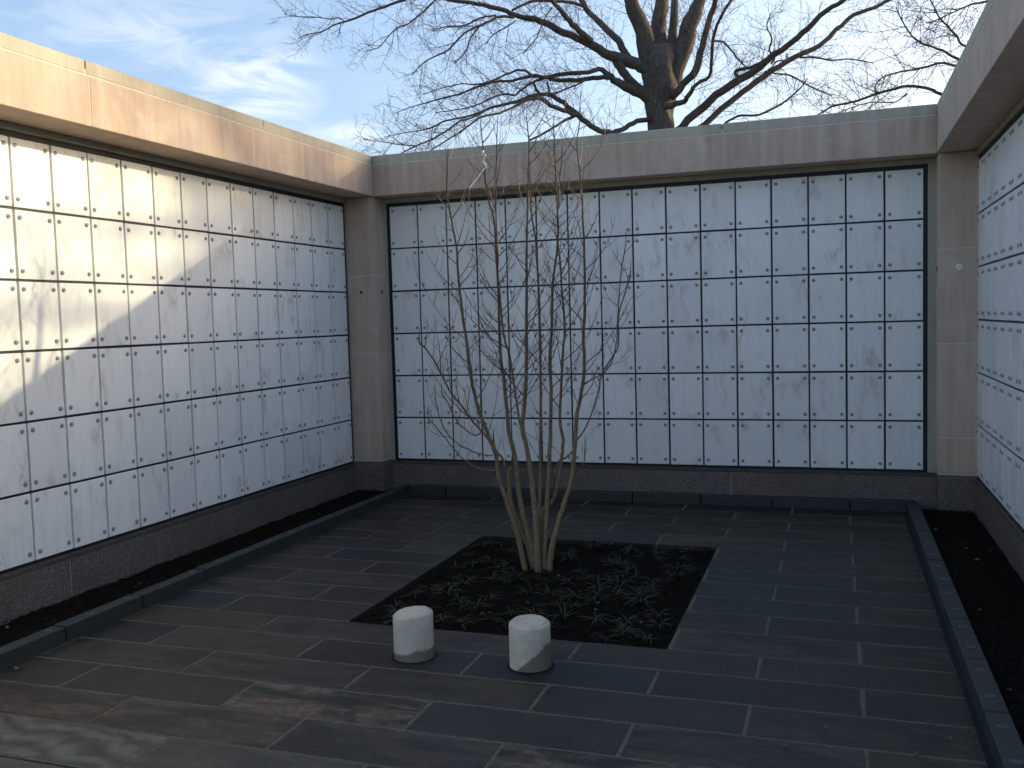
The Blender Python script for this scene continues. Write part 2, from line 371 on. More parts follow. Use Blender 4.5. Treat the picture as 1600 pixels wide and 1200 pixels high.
# traced joints of trunks, limbs and shrub stems: x, y, z, radius in metres
TR1 = [[-0.894,21.712,5.0,0.4871],[-0.944,21.796,6.419,0.4364],[-0.976,21.872,7.635,0.4059],[-1.05,21.898,8.345,0.4465],[-1.008,21.963,9.053,0.5277],[-1.023,22.008,9.762,0.6089],[-1.079,22.017,10.148,0.4871]]
LIMBS1 = [[[-1.331,21.896,9.67,0.3653],[-1.544,21.716,10.639,0.3028],[-1.698,21.526,11.196,0.271],[-1.814,21.342,11.644,0.2395],[-2.02,21.155,12.486,0.1985],[-2.297,20.95,13.418,0.1381],[-2.718,20.709,14.539,0.0785]],[[-1.046,21.95,9.054,0.4871],[-1.099,22.213,9.82,0.4701],[-1.153,22.463,10.392,0.3705],[-1.168,22.733,11.073,0.2902],[-1.103,23.047,11.968,0.2296],[-1.073,23.379,13.295,0.1892],[-1.263,23.638,14.647,0.127],[-1.192,24.002,16.22,0.0639]],[[-0.774,22.086,9.653,0.2233],[-0.658,22.367,10.807,0.1632],[-0.619,22.608,11.771,0.1435],[-0.5,22.899,13.049,0.103],[-0.261,23.247,14.543,0.0621]],[[-0.681,22.074,9.043,0.345],[-0.312,22.153,10.113,0.3033],[-0.062,22.175,10.937,0.2819],[0.205,22.182,11.493,0.2207],[0.546,22.239,12.382,0.1598],[1.132,22.405,13.613,0.0995],[1.338,22.433,14.746,0.0595]],[[-0.635,21.738,8.569,0.1607],[-0.363,21.553,8.756,0.1393],[0.017,21.414,9.054,0.138],[0.281,21.239,9.426,0.1231],[0.468,21.055,10.023,0.1084],[0.688,20.881,10.607,0.0958],[0.868,20.678,10.989,0.0873],[1.207,20.556,11.732,0.0676],[1.682,20.493,12.64,0.0372]],[[-0.848,21.532,8.193,0.1202],[-0.469,21.416,8.25,0.0993],[-0.17,21.269,8.268,0.0867],[-0.041,21.073,8.407,0.0821],[0.27,20.95,8.691,0.062],[0.631,20.832,8.816,0.0577],[0.735,20.646,9.23,0.0572],[0.803,20.455,9.731,0.0567],[0.94,20.28,10.127,0.0525],[1.199,20.146,10.512,0.0483],[1.47,20.013,10.852,0.0405],[1.722,19.897,11.53,0.0274]],[[-0.96,21.841,7.128,0.1827],[-0.34,21.798,7.583,0.1508],[0.308,21.771,8.147,0.1495],[0.945,21.73,8.561,0.1441],[1.718,21.736,8.982,0.133],[2.477,21.743,9.471,0.1162],[3.04,21.67,9.802,0.1075],[3.448,21.541,10.072,0.095],[3.992,21.47,10.519,0.0828],[4.454,21.354,10.716,0.0745],[5.013,21.288,11.162,0.0554],[5.7,21.278,11.775,0.0329]],[[-0.961,21.819,6.824,0.1624],[-0.362,22.182,7.313,0.1222],[0.242,22.542,7.744,0.1064],[1.008,22.978,8.461,0.1109],[1.583,23.334,8.962,0.1072],[2.261,23.724,9.464,0.1034],[2.944,24.114,9.929,0.0955],[3.73,24.533,10.31,0.0896],[4.246,24.869,10.827,0.0837],[4.805,25.22,11.347,0.0777],[5.446,25.581,11.616,0.0696],[5.933,25.89,11.892,0.0635],[6.946,26.398,12.429,0.0467],[7.767,26.856,13.188,0.0277]],[[1.365,21.811,8.883,0.0512],[1.337,21.738,9.12,0.0628],[1.622,21.76,9.171,0.0627],[1.944,21.796,9.24,0.0547],[2.375,21.884,9.518,0.039]],[[0.714,21.904,7.388,0.0499],[1.12,21.798,7.664,0.0435],[1.518,21.676,7.758,0.0412],[2.001,21.572,7.692,0.0389],[2.66,21.552,7.948,0.0309],[3.218,21.507,8.353,0.0248],[3.443,21.337,8.59,0.017]],[[2.161,22.206,9.12,0.0316],[2.458,21.98,8.977,0.0293],[2.934,21.815,8.83,0.029],[3.489,21.657,8.414,0.0249],[4.122,21.53,8.041,0.0189]],[[3.164,23.442,9.737,0.0345],[3.651,23.176,9.616,0.03],[4.125,22.901,9.416,0.0277],[4.587,22.629,9.335,0.0253],[4.944,22.316,9.161,0.0211],[5.292,21.997,8.969,0.0152]],[[2.361,22.076,9.299,0.0392],[2.467,21.91,9.438,0.0351],[2.333,21.665,9.62,0.0329],[2.421,21.504,9.907,0.0269],[2.291,21.271,10.234,0.021],[2.431,21.13,10.548,0.0152]],[[0.675,21.552,10.054,0.0392],[0.989,21.494,9.963,0.039],[1.225,21.396,9.681,0.0311],[1.476,21.296,9.304,0.0251],[1.689,21.193,9.067,0.0192]],[[2.804,22.788,9.734,0.0319],[2.771,22.619,9.501,0.0318],[2.497,22.379,9.434,0.0297],[2.354,22.17,9.168,0.0256]],[[-1.102,21.952,9.359,0.2638],[-1.484,21.717,9.505,0.2326],[-1.787,21.509,9.667,0.2216],[-2.239,21.249,9.812,0.2008],[-2.593,21.023,9.954,0.17],[-3.038,20.774,10.216,0.1495],[-3.387,20.549,10.354,0.1271],[-3.919,20.272,10.635,0.1226],[-4.353,20.024,10.871,0.1104],[-4.878,19.735,10.951,0.0982],[-5.306,19.486,11.126,0.0861],[-5.731,19.233,11.24,0.0779],[-6.244,18.949,11.337,0.066],[-6.753,18.663,11.394,0.058],[-7.167,18.413,11.486,0.0539],[-7.577,18.158,11.501,0.0499],[-7.985,17.89,11.324,0.0459],[-8.48,17.589,11.094,0.04],[-8.899,17.317,10.902,0.0379],[-9.314,17.043,10.673,0.034],[-9.69,16.788,10.519,0.0282],[-9.991,16.553,10.29,0.0244],[-10.361,16.303,10.176,0.0187],[-10.55,16.113,10.038,0.013]],[[-9.543,17.034,10.681,0.0208],[-9.644,16.875,10.722,0.0207],[-9.798,16.69,10.652,0.0188],[-10.091,16.464,10.68,0.0168],[-10.558,16.177,10.676,0.0149],[-10.879,15.943,10.722,0.0111]],[[-6.517,18.561,11.594,0.0346],[-6.704,18.307,11.54,0.0344],[-6.997,17.999,11.225,0.0304],[-7.286,17.685,10.819,0.0283],[-7.605,17.363,10.437,0.0262],[-7.849,17.081,10.262,0.0242],[-8.019,16.816,9.956,0.0185],[-8.186,16.549,9.617,0.0147],[-8.487,16.25,9.468,0.011]],[[-1.926,21.702,9.809,0.1218],[-2.151,21.825,10.145,0.1225],[-2.359,21.956,10.504,0.1231],[-2.706,22.043,10.911,0.1156],[-3.095,22.117,11.345,0.1079],[-3.37,22.222,11.654,0.1043],[-3.647,22.335,12.091,0.1007],[-3.926,22.458,12.68,0.0843],[-4.487,22.5,13.494,0.0636],[-5.134,22.514,14.319,0.0426]],[[-3.544,22.247,11.847,0.0627],[-3.843,22.002,11.936,0.0583],[-4.296,21.699,11.945,0.0559],[-4.843,21.363,11.936,0.0536],[-5.19,21.084,11.778,0.0472],[-5.535,20.802,11.56,0.0409]],[[-2.906,20.656,10.247,0.0912],[-3.216,20.303,10.498,0.0983],[-3.427,19.981,10.722,0.0896],[-3.615,19.67,10.979,0.0773],[-3.763,19.369,11.172,0.0689],[-3.942,19.073,11.607,0.0569],[-4.4,18.693,12.191,0.0414]],[[-4.998,19.346,10.855,0.0582],[-5.329,18.937,10.799,0.0481],[-5.508,18.569,10.586,0.04],[-5.771,18.17,10.341,0.0377],[-6.027,17.772,10.08,0.0355],[-6.33,17.339,9.548,0.0296],[-6.606,16.934,9.28,0.0238],[-6.806,16.556,9.031,0.0199],[-7.0,16.17,8.643,0.0143]],[[-5.479,19.078,10.897,0.0387],[-5.884,18.773,10.785,0.0308],[-6.285,18.457,10.522,0.0268],[-6.68,18.159,10.47,0.0229],[-7.071,17.854,10.304,0.0152]],[[-5.831,18.723,10.577,0.0288],[-6.021,18.268,10.065,0.0247],[-6.026,17.879,9.595,0.0206],[-6.221,17.427,9.14,0.0148]],[[-4.962,19.35,10.738,0.0233],[-5.162,19.016,10.481,0.0212],[-5.448,18.65,10.191,0.0191],[-5.549,18.346,9.881,0.0133]],[[-3.998,20.033,11.212,0.0235],[-4.092,19.633,10.822,0.0213],[-4.129,19.254,10.437,0.0211],[-4.162,18.872,10.002,0.0171],[-4.299,18.46,9.633,0.015],[-4.343,18.088,9.379,0.0111]],[[-2.302,21.253,9.781,0.1607],[-2.086,21.355,9.426,0.151],[-1.907,21.447,9.112,0.1411],[-1.518,21.61,8.79,0.1616],[-1.203,21.752,8.53,0.1821]],[[-1.222,21.839,8.35,0.203],[-1.52,21.612,8.692,0.1919],[-1.873,21.353,8.85,0.1709],[-2.203,21.102,9.027,0.1401],[-2.473,20.874,9.219,0.1095],[-2.702,20.656,9.369,0.0872],[-2.968,20.407,9.243,0.0749],[-3.491,20.075,9.203,0.0707],[-4.009,19.738,9.067,0.0664],[-4.52,19.413,9.066,0.0583],[-5.027,19.079,8.912,0.0503],[-5.528,18.753,8.854,0.0404],[-6.025,18.418,8.644,0.0364],[-6.425,18.116,8.433,0.0305],[-6.821,17.821,8.299,0.0246],[-7.213,17.527,8.148,0.0207],[-7.6,17.234,7.997,0.015],[-7.982,16.938,7.792,0.0093]],[[-2.326,20.666,9.097,0.0909],[-2.628,20.662,9.11,0.0872],[-3.027,20.624,9.105,0.0815],[-3.616,20.52,9.086,0.0738],[-4.057,20.472,9.142,0.066],[-4.424,20.453,9.255,0.0602],[-4.68,20.471,9.346,0.0564],[-4.879,20.505,9.396,0.0525],[-5.041,20.559,9.545,0.0446],[-5.339,20.559,9.598,0.0406],[-5.678,20.536,9.509,0.0367],[-6.174,20.453,9.344,0.0307],[-6.653,20.381,9.258,0.0267],[-7.173,20.306,9.316,0.0226],[-7.794,20.184,9.213,0.0165],[-8.42,20.057,9.047,0.0104]],[[-4.268,19.785,9.048,0.051],[-4.51,19.492,8.892,0.0448],[-4.766,19.188,8.642,0.0387],[-4.908,18.925,8.43,0.0366],[-5.101,18.661,8.432,0.0325],[-5.399,18.351,8.303,0.0304],[-5.872,17.969,8.012,0.0245],[-6.337,17.601,7.873,0.0187],[-6.794,17.239,7.773,0.013]],[[-4.566,19.677,8.959,0.0471],[-4.456,19.699,8.74,0.051],[-4.364,19.715,8.522,0.051]],[[-4.139,19.822,8.946,0.0392],[-4.07,19.775,8.697,0.0372],[-4.076,19.702,8.452,0.0352]],[[-1.071,21.866,8.002,0.1218],[-1.428,21.583,7.882,0.0909],[-1.782,21.302,7.764,0.0905],[-2.133,21.014,7.527,0.092],[-2.48,20.735,7.411,0.0956],[-2.822,20.477,7.552,0.0991],[-3.067,20.254,7.729,0.1006],[-3.309,20.035,7.942,0.104],[-3.639,19.792,8.254,0.0898],[-3.875,19.574,8.443,0.0777],[-4.109,19.344,8.475,0.0638],[-4.432,19.077,8.395,0.0596],[-4.661,18.837,8.255,0.0555],[-4.887,18.599,8.135,0.0514],[-5.379,18.27,8.005,0.0455],[-5.688,17.999,7.814,0.0396],[-5.993,17.734,7.681,0.0356],[-6.541,17.384,7.538,0.0298],[-6.838,17.116,7.334,0.026],[-7.148,16.851,7.223,0.0185],[-7.523,16.564,7.134,0.0129],[-7.981,16.247,7.012,0.0091]],[[-3.22,19.847,7.859,0.0779],[-3.566,19.506,7.979,0.0812],[-3.869,19.178,8.076,0.0806],[-4.113,18.875,8.245,0.0762],[-4.37,18.55,8.166,0.0453],[-4.748,18.171,7.905,0.0394],[-5.031,17.828,7.699,0.0372],[-5.482,17.431,7.539,0.0332],[-5.926,17.016,7.106,0.0275],[-6.19,16.677,6.855,0.0254],[-6.516,16.313,6.556,0.0198],[-6.699,16.006,6.382,0.0161]],[[-5.597,17.86,7.76,0.0356],[-5.801,17.488,7.562,0.0315],[-5.963,17.136,7.438,0.0294],[-6.207,16.743,7.137,0.0291],[-6.513,16.33,6.843,0.027],[-6.843,15.912,6.608,0.0232],[-7.131,15.508,6.359,0.0194],[-7.361,15.129,6.181,0.014]],[[-6.867,15.965,6.619,0.0179],[-7.173,15.578,6.617,0.0159],[-7.471,15.195,6.649,0.0122],[-7.875,14.777,6.683,0.0087]],[[-3.283,19.933,7.882,0.0547],[-3.579,19.523,7.641,0.0465],[-3.778,19.148,7.42,0.0441],[-3.971,18.775,7.202,0.0418],[-4.32,18.345,6.936,0.0376]],[[-3.018,20.426,9.059,0.0395],[-3.304,20.099,8.823,0.0334],[-3.622,19.765,8.629,0.0292],[-3.898,19.446,8.456,0.0252]]]
TR2 = [[13.271,14.837,0.98,0.5975],[13.246,14.986,3.183,0.5196],[13.206,15.112,5.128,0.4676],[13.117,15.211,6.944,0.4157],[12.942,15.281,8.763,0.3377],[12.767,15.351,10.583,0.2598],[12.716,15.482,12.657,0.1819],[12.663,15.594,14.473,0.1039]]
LIMBS2 = [[[13.166,15.052,4.481,0.2598],[12.283,14.84,4.366,0.1958],[10.958,14.5,4.577,0.1443],[9.123,14.018,5.239,0.0923],[7.645,13.643,5.697,0.0596],[6.656,13.423,5.972,0.0426],[6.289,13.409,6.151,0.0374],[6.096,13.452,6.285,0.0349],[5.875,13.481,6.354,0.0337],[5.627,13.498,6.397,0.0325],[5.324,13.491,6.36,0.0327],[5.018,13.481,6.296,0.0315],[4.657,13.449,6.191,0.0289],[4.266,13.41,6.127,0.0262],[4.083,13.444,6.097,0.0236],[3.923,13.482,6.011,0.0195],[3.67,13.487,5.899,0.014]],[[5.678,13.888,6.328,0.0207],[5.447,13.886,6.175,0.0166],[5.189,13.887,6.187,0.0153],[4.929,13.888,6.213,0.0154],[4.666,13.883,6.169,0.014],[4.374,13.865,6.084,0.0127],[4.133,13.864,5.982,0.0085]],[[13.135,15.125,5.648,0.2338],[11.559,14.732,5.982,0.1438],[9.738,14.251,6.26,0.092],[7.895,13.761,6.516,0.0529],[6.911,13.559,6.681,0.0333],[6.547,13.563,6.748,0.0268],[6.307,13.611,6.839,0.0242],[6.063,13.647,6.796,0.023],[5.738,13.658,6.768,0.0218],[5.436,13.676,6.739,0.0205],[5.156,13.698,6.666,0.0179],[5.029,13.769,6.533,0.0152],[5.02,13.879,6.394,0.0139]],[[11.705,15.194,6.067,0.1066],[9.786,14.442,6.233,0.0663],[8.135,13.783,6.417,0.0449],[7.122,13.338,6.527,0.0341],[6.564,13.057,6.753,0.0287],[6.258,12.857,6.904,0.026],[6.003,12.668,6.975,0.022],[5.823,12.505,7.029,0.0206],[5.646,12.346,7.146,0.0179],[5.447,12.193,7.44,0.014],[5.346,12.067,7.64,0.0101]],[[13.092,15.203,6.945,0.2338],[11.48,14.536,6.836,0.1551],[9.616,13.77,6.543,0.09],[8.015,13.122,6.629,0.0511],[7.032,12.686,6.733,0.0331],[6.575,12.433,6.871,0.0253],[6.48,12.304,6.996,0.0239],[6.279,12.143,7.198,0.02],[6.127,11.994,7.322,0.0174],[6.024,11.865,7.492,0.0136],[5.922,11.737,7.671,0.0111]],[[13.023,15.235,7.725,0.2078],[11.552,14.83,8.052,0.1304],[9.723,14.293,8.262,0.0785],[8.126,13.813,8.138,0.0525],[7.117,13.529,7.956,0.029],[6.802,13.494,7.91,0.0212],[6.408,13.423,7.746,0.0146],[6.037,13.362,7.619,0.0093]],[[13.001,15.264,8.243,0.2338],[11.94,14.46,9.486,0.1771],[10.224,13.418,10.551,0.1108],[8.703,12.421,11.304,0.0599],[7.477,11.495,11.646,0.0291]],[[13.175,15.175,6.165,0.2598],[14.323,15.118,7.269,0.1898],[15.806,15.17,8.296,0.1231],[17.193,15.202,9.497,0.0718],[17.932,14.99,10.404,0.0349]],[[13.057,15.209,7.205,0.2598],[13.819,15.254,9.119,0.1787],[14.609,15.322,11.21,0.1003],[15.013,15.225,12.864,0.0493]],[[13.169,15.099,5.129,0.2338],[11.728,13.353,6.143,0.1579],[9.821,11.469,7.452,0.1017],[8.714,9.855,8.71,0.0523],[7.807,8.248,9.118,0.024]],[[13.167,15.061,4.611,0.2338],[11.739,12.784,5.541,0.1535],[10.182,10.446,6.239,0.0956],[8.624,8.091,6.701,0.0566],[7.288,5.771,6.591,0.0248]],[[13.169,15.099,5.129,0.2078],[14.917,17.205,6.442,0.1667],[17.438,19.564,7.58,0.1183],[20.478,22.084,8.498,0.0628]],[[13.114,15.173,6.426,0.2078],[13.632,17.267,8.534,0.1694],[13.532,19.192,11.234,0.122],[13.461,21.15,14.249,0.0655]],[[13.204,15.083,4.739,0.2338],[13.205,13.527,5.197,0.1437],[13.273,11.993,5.641,0.0877],[13.188,10.403,6.047,0.0497],[12.611,8.647,6.484,0.0268]]]
SHRUB = [[[2.152,-2.478,0.006,0.0212],[2.108,-2.497,0.205,0.0183],[2.064,-2.515,0.372,0.0168],[2.023,-2.532,0.52,0.0157],[1.996,-2.543,0.623,0.0149],[1.983,-2.551,0.787,0.0139],[1.96,-2.56,0.854,0.0135],[1.897,-2.586,1.045,0.0124],[1.851,-2.606,1.252,0.0112],[1.827,-2.62,1.492,0.01],[1.789,-2.643,1.928,0.008],[1.783,-2.651,2.192,0.0068],[1.759,-2.664,2.362,0.0061],[1.735,-2.677,2.561,0.0053],[1.752,-2.677,2.786,0.0044]],[[2.193,-2.432,-0.003,0.018],[2.159,-2.431,0.112,0.0172],[2.106,-2.435,0.245,0.0166],[2.052,-2.438,0.392,0.0162],[2.033,-2.435,0.481,0.0159],[2.026,-2.422,0.631,0.0155],[2.047,-2.41,0.679,0.0154]],[[2.216,-2.447,-0.016,0.0236],[2.185,-2.439,0.129,0.0207],[2.149,-2.436,0.247,0.0193],[2.115,-2.428,0.392,0.018],[2.092,-2.419,0.52,0.017],[2.058,-2.396,0.793,0.015],[2.024,-2.39,0.931,0.0141],[1.994,-2.361,1.233,0.0124],[1.962,-2.34,1.478,0.011],[1.939,-2.29,1.93,0.0088],[1.907,-2.241,2.39,0.0067],[1.856,-2.231,2.605,0.0058],[1.826,-2.201,2.924,0.0045],[1.808,-2.187,3.079,0.0039]],[[2.25,-2.498,-0.018,0.0251],[2.239,-2.494,0.144,0.022],[2.237,-2.489,0.263,0.0205],[2.226,-2.485,0.43,0.0188],[2.215,-2.482,0.562,0.0177],[2.18,-2.481,0.834,0.0156],[2.156,-2.484,0.957,0.0147],[2.178,-2.464,1.209,0.013],[2.188,-2.448,1.479,0.0114],[2.191,-2.431,1.813,0.0095],[2.199,-2.411,2.186,0.0076],[2.21,-2.391,2.527,0.0059],[2.22,-2.372,2.863,0.0044],[2.208,-2.367,3.052,0.0036]],[[2.231,-2.433,0.197,0.0139],[2.234,-2.401,0.356,0.0129],[2.228,-2.32,0.786,0.0109],[2.219,-2.245,1.191,0.0094],[2.194,-2.142,1.784,0.0075],[2.161,-2.073,2.209,0.0062],[2.119,-2.037,2.482,0.0055],[2.103,-1.992,2.752,0.0048]],[[2.279,-2.455,-0.001,0.0216],[2.277,-2.449,0.091,0.0196],[2.291,-2.428,0.323,0.0172],[2.302,-2.409,0.529,0.0156],[2.312,-2.392,0.726,0.0143],[2.325,-2.368,0.998,0.0126],[2.326,-2.353,1.2,0.0116],[2.322,-2.335,1.472,0.0102],[2.331,-2.324,1.586,0.0097],[2.343,-2.296,1.915,0.0082],[2.373,-2.267,2.186,0.007],[2.378,-2.253,2.348,0.0064],[2.371,-2.243,2.532,0.0056],[2.36,-2.226,2.822,0.0045],[2.352,-2.215,3.007,0.0038]],[[2.225,-2.365,0.226,0.0138],[2.235,-2.342,0.33,0.0131],[2.275,-2.315,0.398,0.0128],[2.312,-2.293,0.45,0.0125],[2.351,-2.234,0.69,0.0114],[2.361,-2.202,0.84,0.0107],[2.337,-2.185,0.978,0.0102],[2.338,-2.14,1.214,0.0093],[2.345,-2.091,1.462,0.0085],[2.35,-2.051,1.67,0.0078],[2.326,-2.013,1.922,0.0071],[2.286,-1.951,2.338,0.0059],[2.288,-1.9,2.613,0.0052],[2.304,-1.844,2.895,0.0045]],[[2.309,-2.466,-0.005,0.0234],[2.323,-2.459,0.083,0.0213],[2.377,-2.435,0.302,0.0187],[2.429,-2.412,0.468,0.0172],[2.471,-2.394,0.611,0.0161],[2.493,-2.381,0.825,0.0145],[2.509,-2.37,1.026,0.0133],[2.535,-2.358,1.165,0.0124],[2.558,-2.346,1.295,0.0117],[2.564,-2.34,1.468,0.0107],[2.559,-2.34,1.534,0.0104],[2.571,-2.33,1.75,0.0093],[2.576,-2.321,2.039,0.0079],[2.57,-2.313,2.426,0.0061],[2.561,-2.311,2.627,0.0052],[2.541,-2.312,2.866,0.0042],[2.561,-2.301,3.015,0.0036]],[[2.21,-2.581,0.839,0.0085],[2.192,-2.587,0.961,0.0081],[2.173,-2.593,1.013,0.0079],[2.143,-2.603,1.289,0.0072],[2.117,-2.612,1.487,0.0067],[2.092,-2.621,1.586,0.0065],[2.066,-2.629,1.917,0.0057],[2.064,-2.63,2.179,0.0051],[2.065,-2.63,2.51,0.0044],[2.078,-2.626,2.834,0.0038],[2.085,-2.624,2.937,0.0036]],[[1.993,-2.495,0.548,0.0084],[1.962,-2.487,0.724,0.0079],[1.924,-2.487,0.853,0.0076],[1.856,-2.5,0.947,0.0074],[1.793,-2.514,1.023,0.0072],[1.734,-2.524,1.113,0.007],[1.664,-2.539,1.203,0.0069],[1.607,-2.547,1.315,0.0066],[1.56,-2.552,1.413,0.0064],[1.505,-2.562,1.503,0.0063],[1.45,-2.575,1.562,0.0062]],[[2.439,-2.182,0.788,0.0066],[2.384,-2.21,0.723,0.0066],[2.329,-2.233,0.694,0.0066],[2.301,-2.266,0.526,0.0067]],[[2.514,-2.44,0.869,0.006],[2.582,-2.418,0.962,0.0058],[2.639,-2.401,1.104,0.0056],[2.67,-2.392,1.211,0.0053],[2.693,-2.386,1.318,0.0051],[2.756,-2.366,1.424,0.005],[2.803,-2.352,1.508,0.0048],[2.812,-2.352,1.721,0.0044],[2.89,-2.33,1.974,0.004]],[[2.518,-2.198,1.24,0.0047],[2.594,-2.166,1.282,0.0046],[2.669,-2.133,1.333,0.0046],[2.727,-2.093,1.478,0.0044],[2.741,-2.047,1.767,0.0041],[2.756,-2.011,1.99,0.0038],[2.788,-1.969,2.214,0.0036]],[[2.028,-2.492,0.691,0.0083],[2.004,-2.495,0.758,0.0083],[1.966,-2.505,0.803,0.0082],[1.95,-2.506,0.869,0.0082]],[[1.973,-2.695,1.006,0.0049],[1.91,-2.714,0.939,0.005],[1.842,-2.738,0.975,0.0049],[1.781,-2.762,1.05,0.0048],[1.737,-2.78,1.159,0.0046],[1.7,-2.795,1.224,0.0046]],[[1.92,-2.445,0.762,0.0046],[1.814,-2.478,0.783,0.0046],[1.699,-2.507,0.843,0.0045],[1.621,-2.522,0.911,0.0044],[1.566,-2.522,1.023,0.0043],[1.528,-2.509,1.17,0.0041]],[[1.98,-2.555,0.678,0.0043],[1.886,-2.587,0.689,0.0043],[1.796,-2.617,0.741,0.0043],[1.724,-2.642,0.818,0.0042],[1.645,-2.669,0.93,0.004],[1.557,-2.698,1.042,0.0039]],[[2.384,-2.342,0.542,0.0042],[2.455,-2.313,0.575,0.0041],[2.488,-2.298,0.604,0.0041],[2.525,-2.273,0.691,0.004],[2.532,-2.255,0.8,0.0039]]]
TAPE_KNOT = [[1.848, -2.259, 2.886], [1.86, -2.269, 2.839], [1.844, -2.255, 2.816], [1.864, -2.271, 2.786], [1.859, -2.275, 2.759]]
TAPE_TAIL = [[1.863, -2.284, 2.762], [1.842, -2.36, 2.691], [1.809, -2.429, 2.62], [1.787, -2.473, 2.551], [1.769, -2.505, 2.484]]
LEAVES = [[0.244, -4.96, 0.002, 1.3, 'pale curled dry leaf on the paving beside the left kerb at the near left'], [1.379, -4.684, 0.002, 1.0, 'reddish stick-like leaf on the paving left of the orange-stained slab'], [1.488, -4.665, 0.002, 0.6, 'tiny pale flake on the paving beside the reddish leaf'], [0.724, -3.332, 0.002, 0.35, 'tiny white speck on the paving between left kerb and planting square'], [1.761, -3.839, 0.002, 0.6, 'small pale flake at the front left corner of the planting square'], [3.986, -4.837, 0.002, 0.9, 'reddish dry leaf on the tan-stained slab at the near right'], [4.132, -4.63, 0.002, 0.8, 'pale curled leaf on the paving near the right front'], [4.596, -4.601, 0.002, 0.8, 'small tan leaf on the paving close to the right kerb'], [4.536, -4.457, 0.002, 0.6, 'small tan leaf just above the one near the right kerb'], [4.54, -1.336, 0.002, 0.7, 'pale crumb on the paving joint near the far right corner'], [3.923, -4.369, 0.002, 0.35, 'tiny white speck on the dark slab at the near right'], [4.457, -4.775, 0.002, 0.8, 'tan leaf at the lower right edge of the paving'], [0.477, -4.723, 0.002, 0.6, 'small pale flake on the second slab row by the left kerb'], [2.411, -0.263, 0.002, 0.5, 'tiny crumb beside the back kerb']]

# ---------------------------------------------------------------- the setting: ground, paving, beds
random.seed(7)
g = pymesh('ground', [(-600, -600, -0.12), (600, -600, -0.12), (600, 600, -0.12), (-600, 600, -0.12)], [(0, 1, 2, 3)], GRASS)
prep(link('ground', g), kind='structure')

KERB_L, KERB_R, KERB_W, KERB_H = 0.55, 15.52, 0.31, 0.285      # inner faces, in S
YB = -0.30                                                      # face of the back kerb
paving = empty('paved_floor', kind='structure')
bm = bbox(-0.2 * S, 16.7 * S, -60 * S, 0.1 * S, -0.10, -0.0012)
# the mortar bed is cut open where the planting square is
bm.free()
def bed_boxes():
    bm = bmesh.new()
    for (x0, x1, y0, y1) in ((0.3, 4.99, -18.8, 0.1), (11.01, 15.9, -18.8, 0.1), (4.99, 11.01, -5.40, 0.1), (4.99, 11.01, -18.8, -12.66)):
        b2 = bbox(x0 * S, x1 * S, y0 * S, y1 * S, -0.10, -0.0019)
        me = bpy.data.meshes.new('tmp'); b2.to_mesh(me); b2.free(); bm.from_mesh(me); bpy.data.meshes.remove(me)
    return bm
link('mortar_bed', mesh('mortar_bed', bed_boxes(), FMORTAR), paving)
box('edge_gap_shade', paving, GAP_BLACK, KERB_R - 0.095, KERB_R + 0.02, -18.75, -0.31, -0.05, -0.002)  # solid black strip stands in for a shaded groove beside the kerb

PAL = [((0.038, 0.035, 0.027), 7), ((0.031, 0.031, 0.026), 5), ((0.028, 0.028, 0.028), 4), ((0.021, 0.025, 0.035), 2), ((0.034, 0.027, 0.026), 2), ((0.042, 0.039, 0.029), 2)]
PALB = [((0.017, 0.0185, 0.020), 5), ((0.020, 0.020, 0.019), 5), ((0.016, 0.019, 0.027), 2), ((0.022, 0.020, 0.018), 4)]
def pick(pal):
    r = random.random() * sum(w for _, w in pal)
    for c, w in pal:
        r -= w
        if r <= 0: return c
    return pal[0][0]
slab_cache = {}
def slab(x0, x1, y0, y1, col, stain=0.0, m=None, gap=0.060):
    w, d = round((x1 - x0 - gap) * S, 4), round((y1 - y0 - gap) * S, 4)
    m = m or SLAB
    key = (w, d, m.name, random.randrange(3))
    if key not in slab_cache:
        bm = bmesh.new()
        n1, n2 = w / 2, d / 2
        ring = []
        k1, k2 = max(2, int(w / 0.11)), max(2, int(d / 0.11))
        for i in range(k1): ring.append((-n1 + w * i / k1, -n2, 0, -1))
        for i in range(k2): ring.append((n1, -n2 + d * i / k2, 1, 0))
        for i in range(k1): ring.append((n1 - w * i / k1, n2, 0, 1))
        for i in range(k2): ring.append((-n1, n2 - d * i / k2, -1, 0))
        wob = [random.gauss(0, 0.0016) for _ in ring]
        def lay(inset, z):
            out = []
            for (x, y, nx, ny), q in zip(ring, wob):
                e = q - inset
                out.append(bm.verts.new((x + nx * e - (inset if abs(x) > n1 - 1e-6 and nx == 0 else 0) * (1 if x > 0 else -1), y + ny * e - (inset if abs(y) > n2 - 1e-6 and ny == 0 else 0) * (1 if y > 0 else -1), z)))
            return out
        lo, md, tp = lay(0, -0.04), lay(0, -0.0022), lay(0.0022, 0)
        for a, b in ((lo, md), (md, tp)):
            for k in range(len(a)): bm.faces.new((a[k], a[(k + 1) % len(a)], b[(k + 1) % len(a)], b[k]))
        bm.faces.new(tp)
        slab_cache[key] = mesh('paving_slab', bm, m)
    o = link('paving_slab', slab_cache[key], paving, ((x0 + x1) / 2 * S, (y0 + y1) / 2 * S, random.uniform(-0.0002, 0.0006)))
    o.rotation_euler = (random.uniform(-0.0007, 0.0007), random.uniform(-0.0006, 0.0006), random.uniform(-0.0012, 0.0012))
    v = random.uniform(0.85, 1.15)
    o.color = (col[0] * v * 0.78, col[1] * v * 0.67, col[2] * v * 0.51, 1.0 - stain)
    return o
ys = [-0.17 - 1.0325 * k for k in range(19)]; ys[0] = YB; ys[18] = -18.78
ys[5] = -5.44; ys[12] = -12.62
BLUE, PURP = (0.020, 0.026, 0.042), (0.026, 0.023, 0.028)
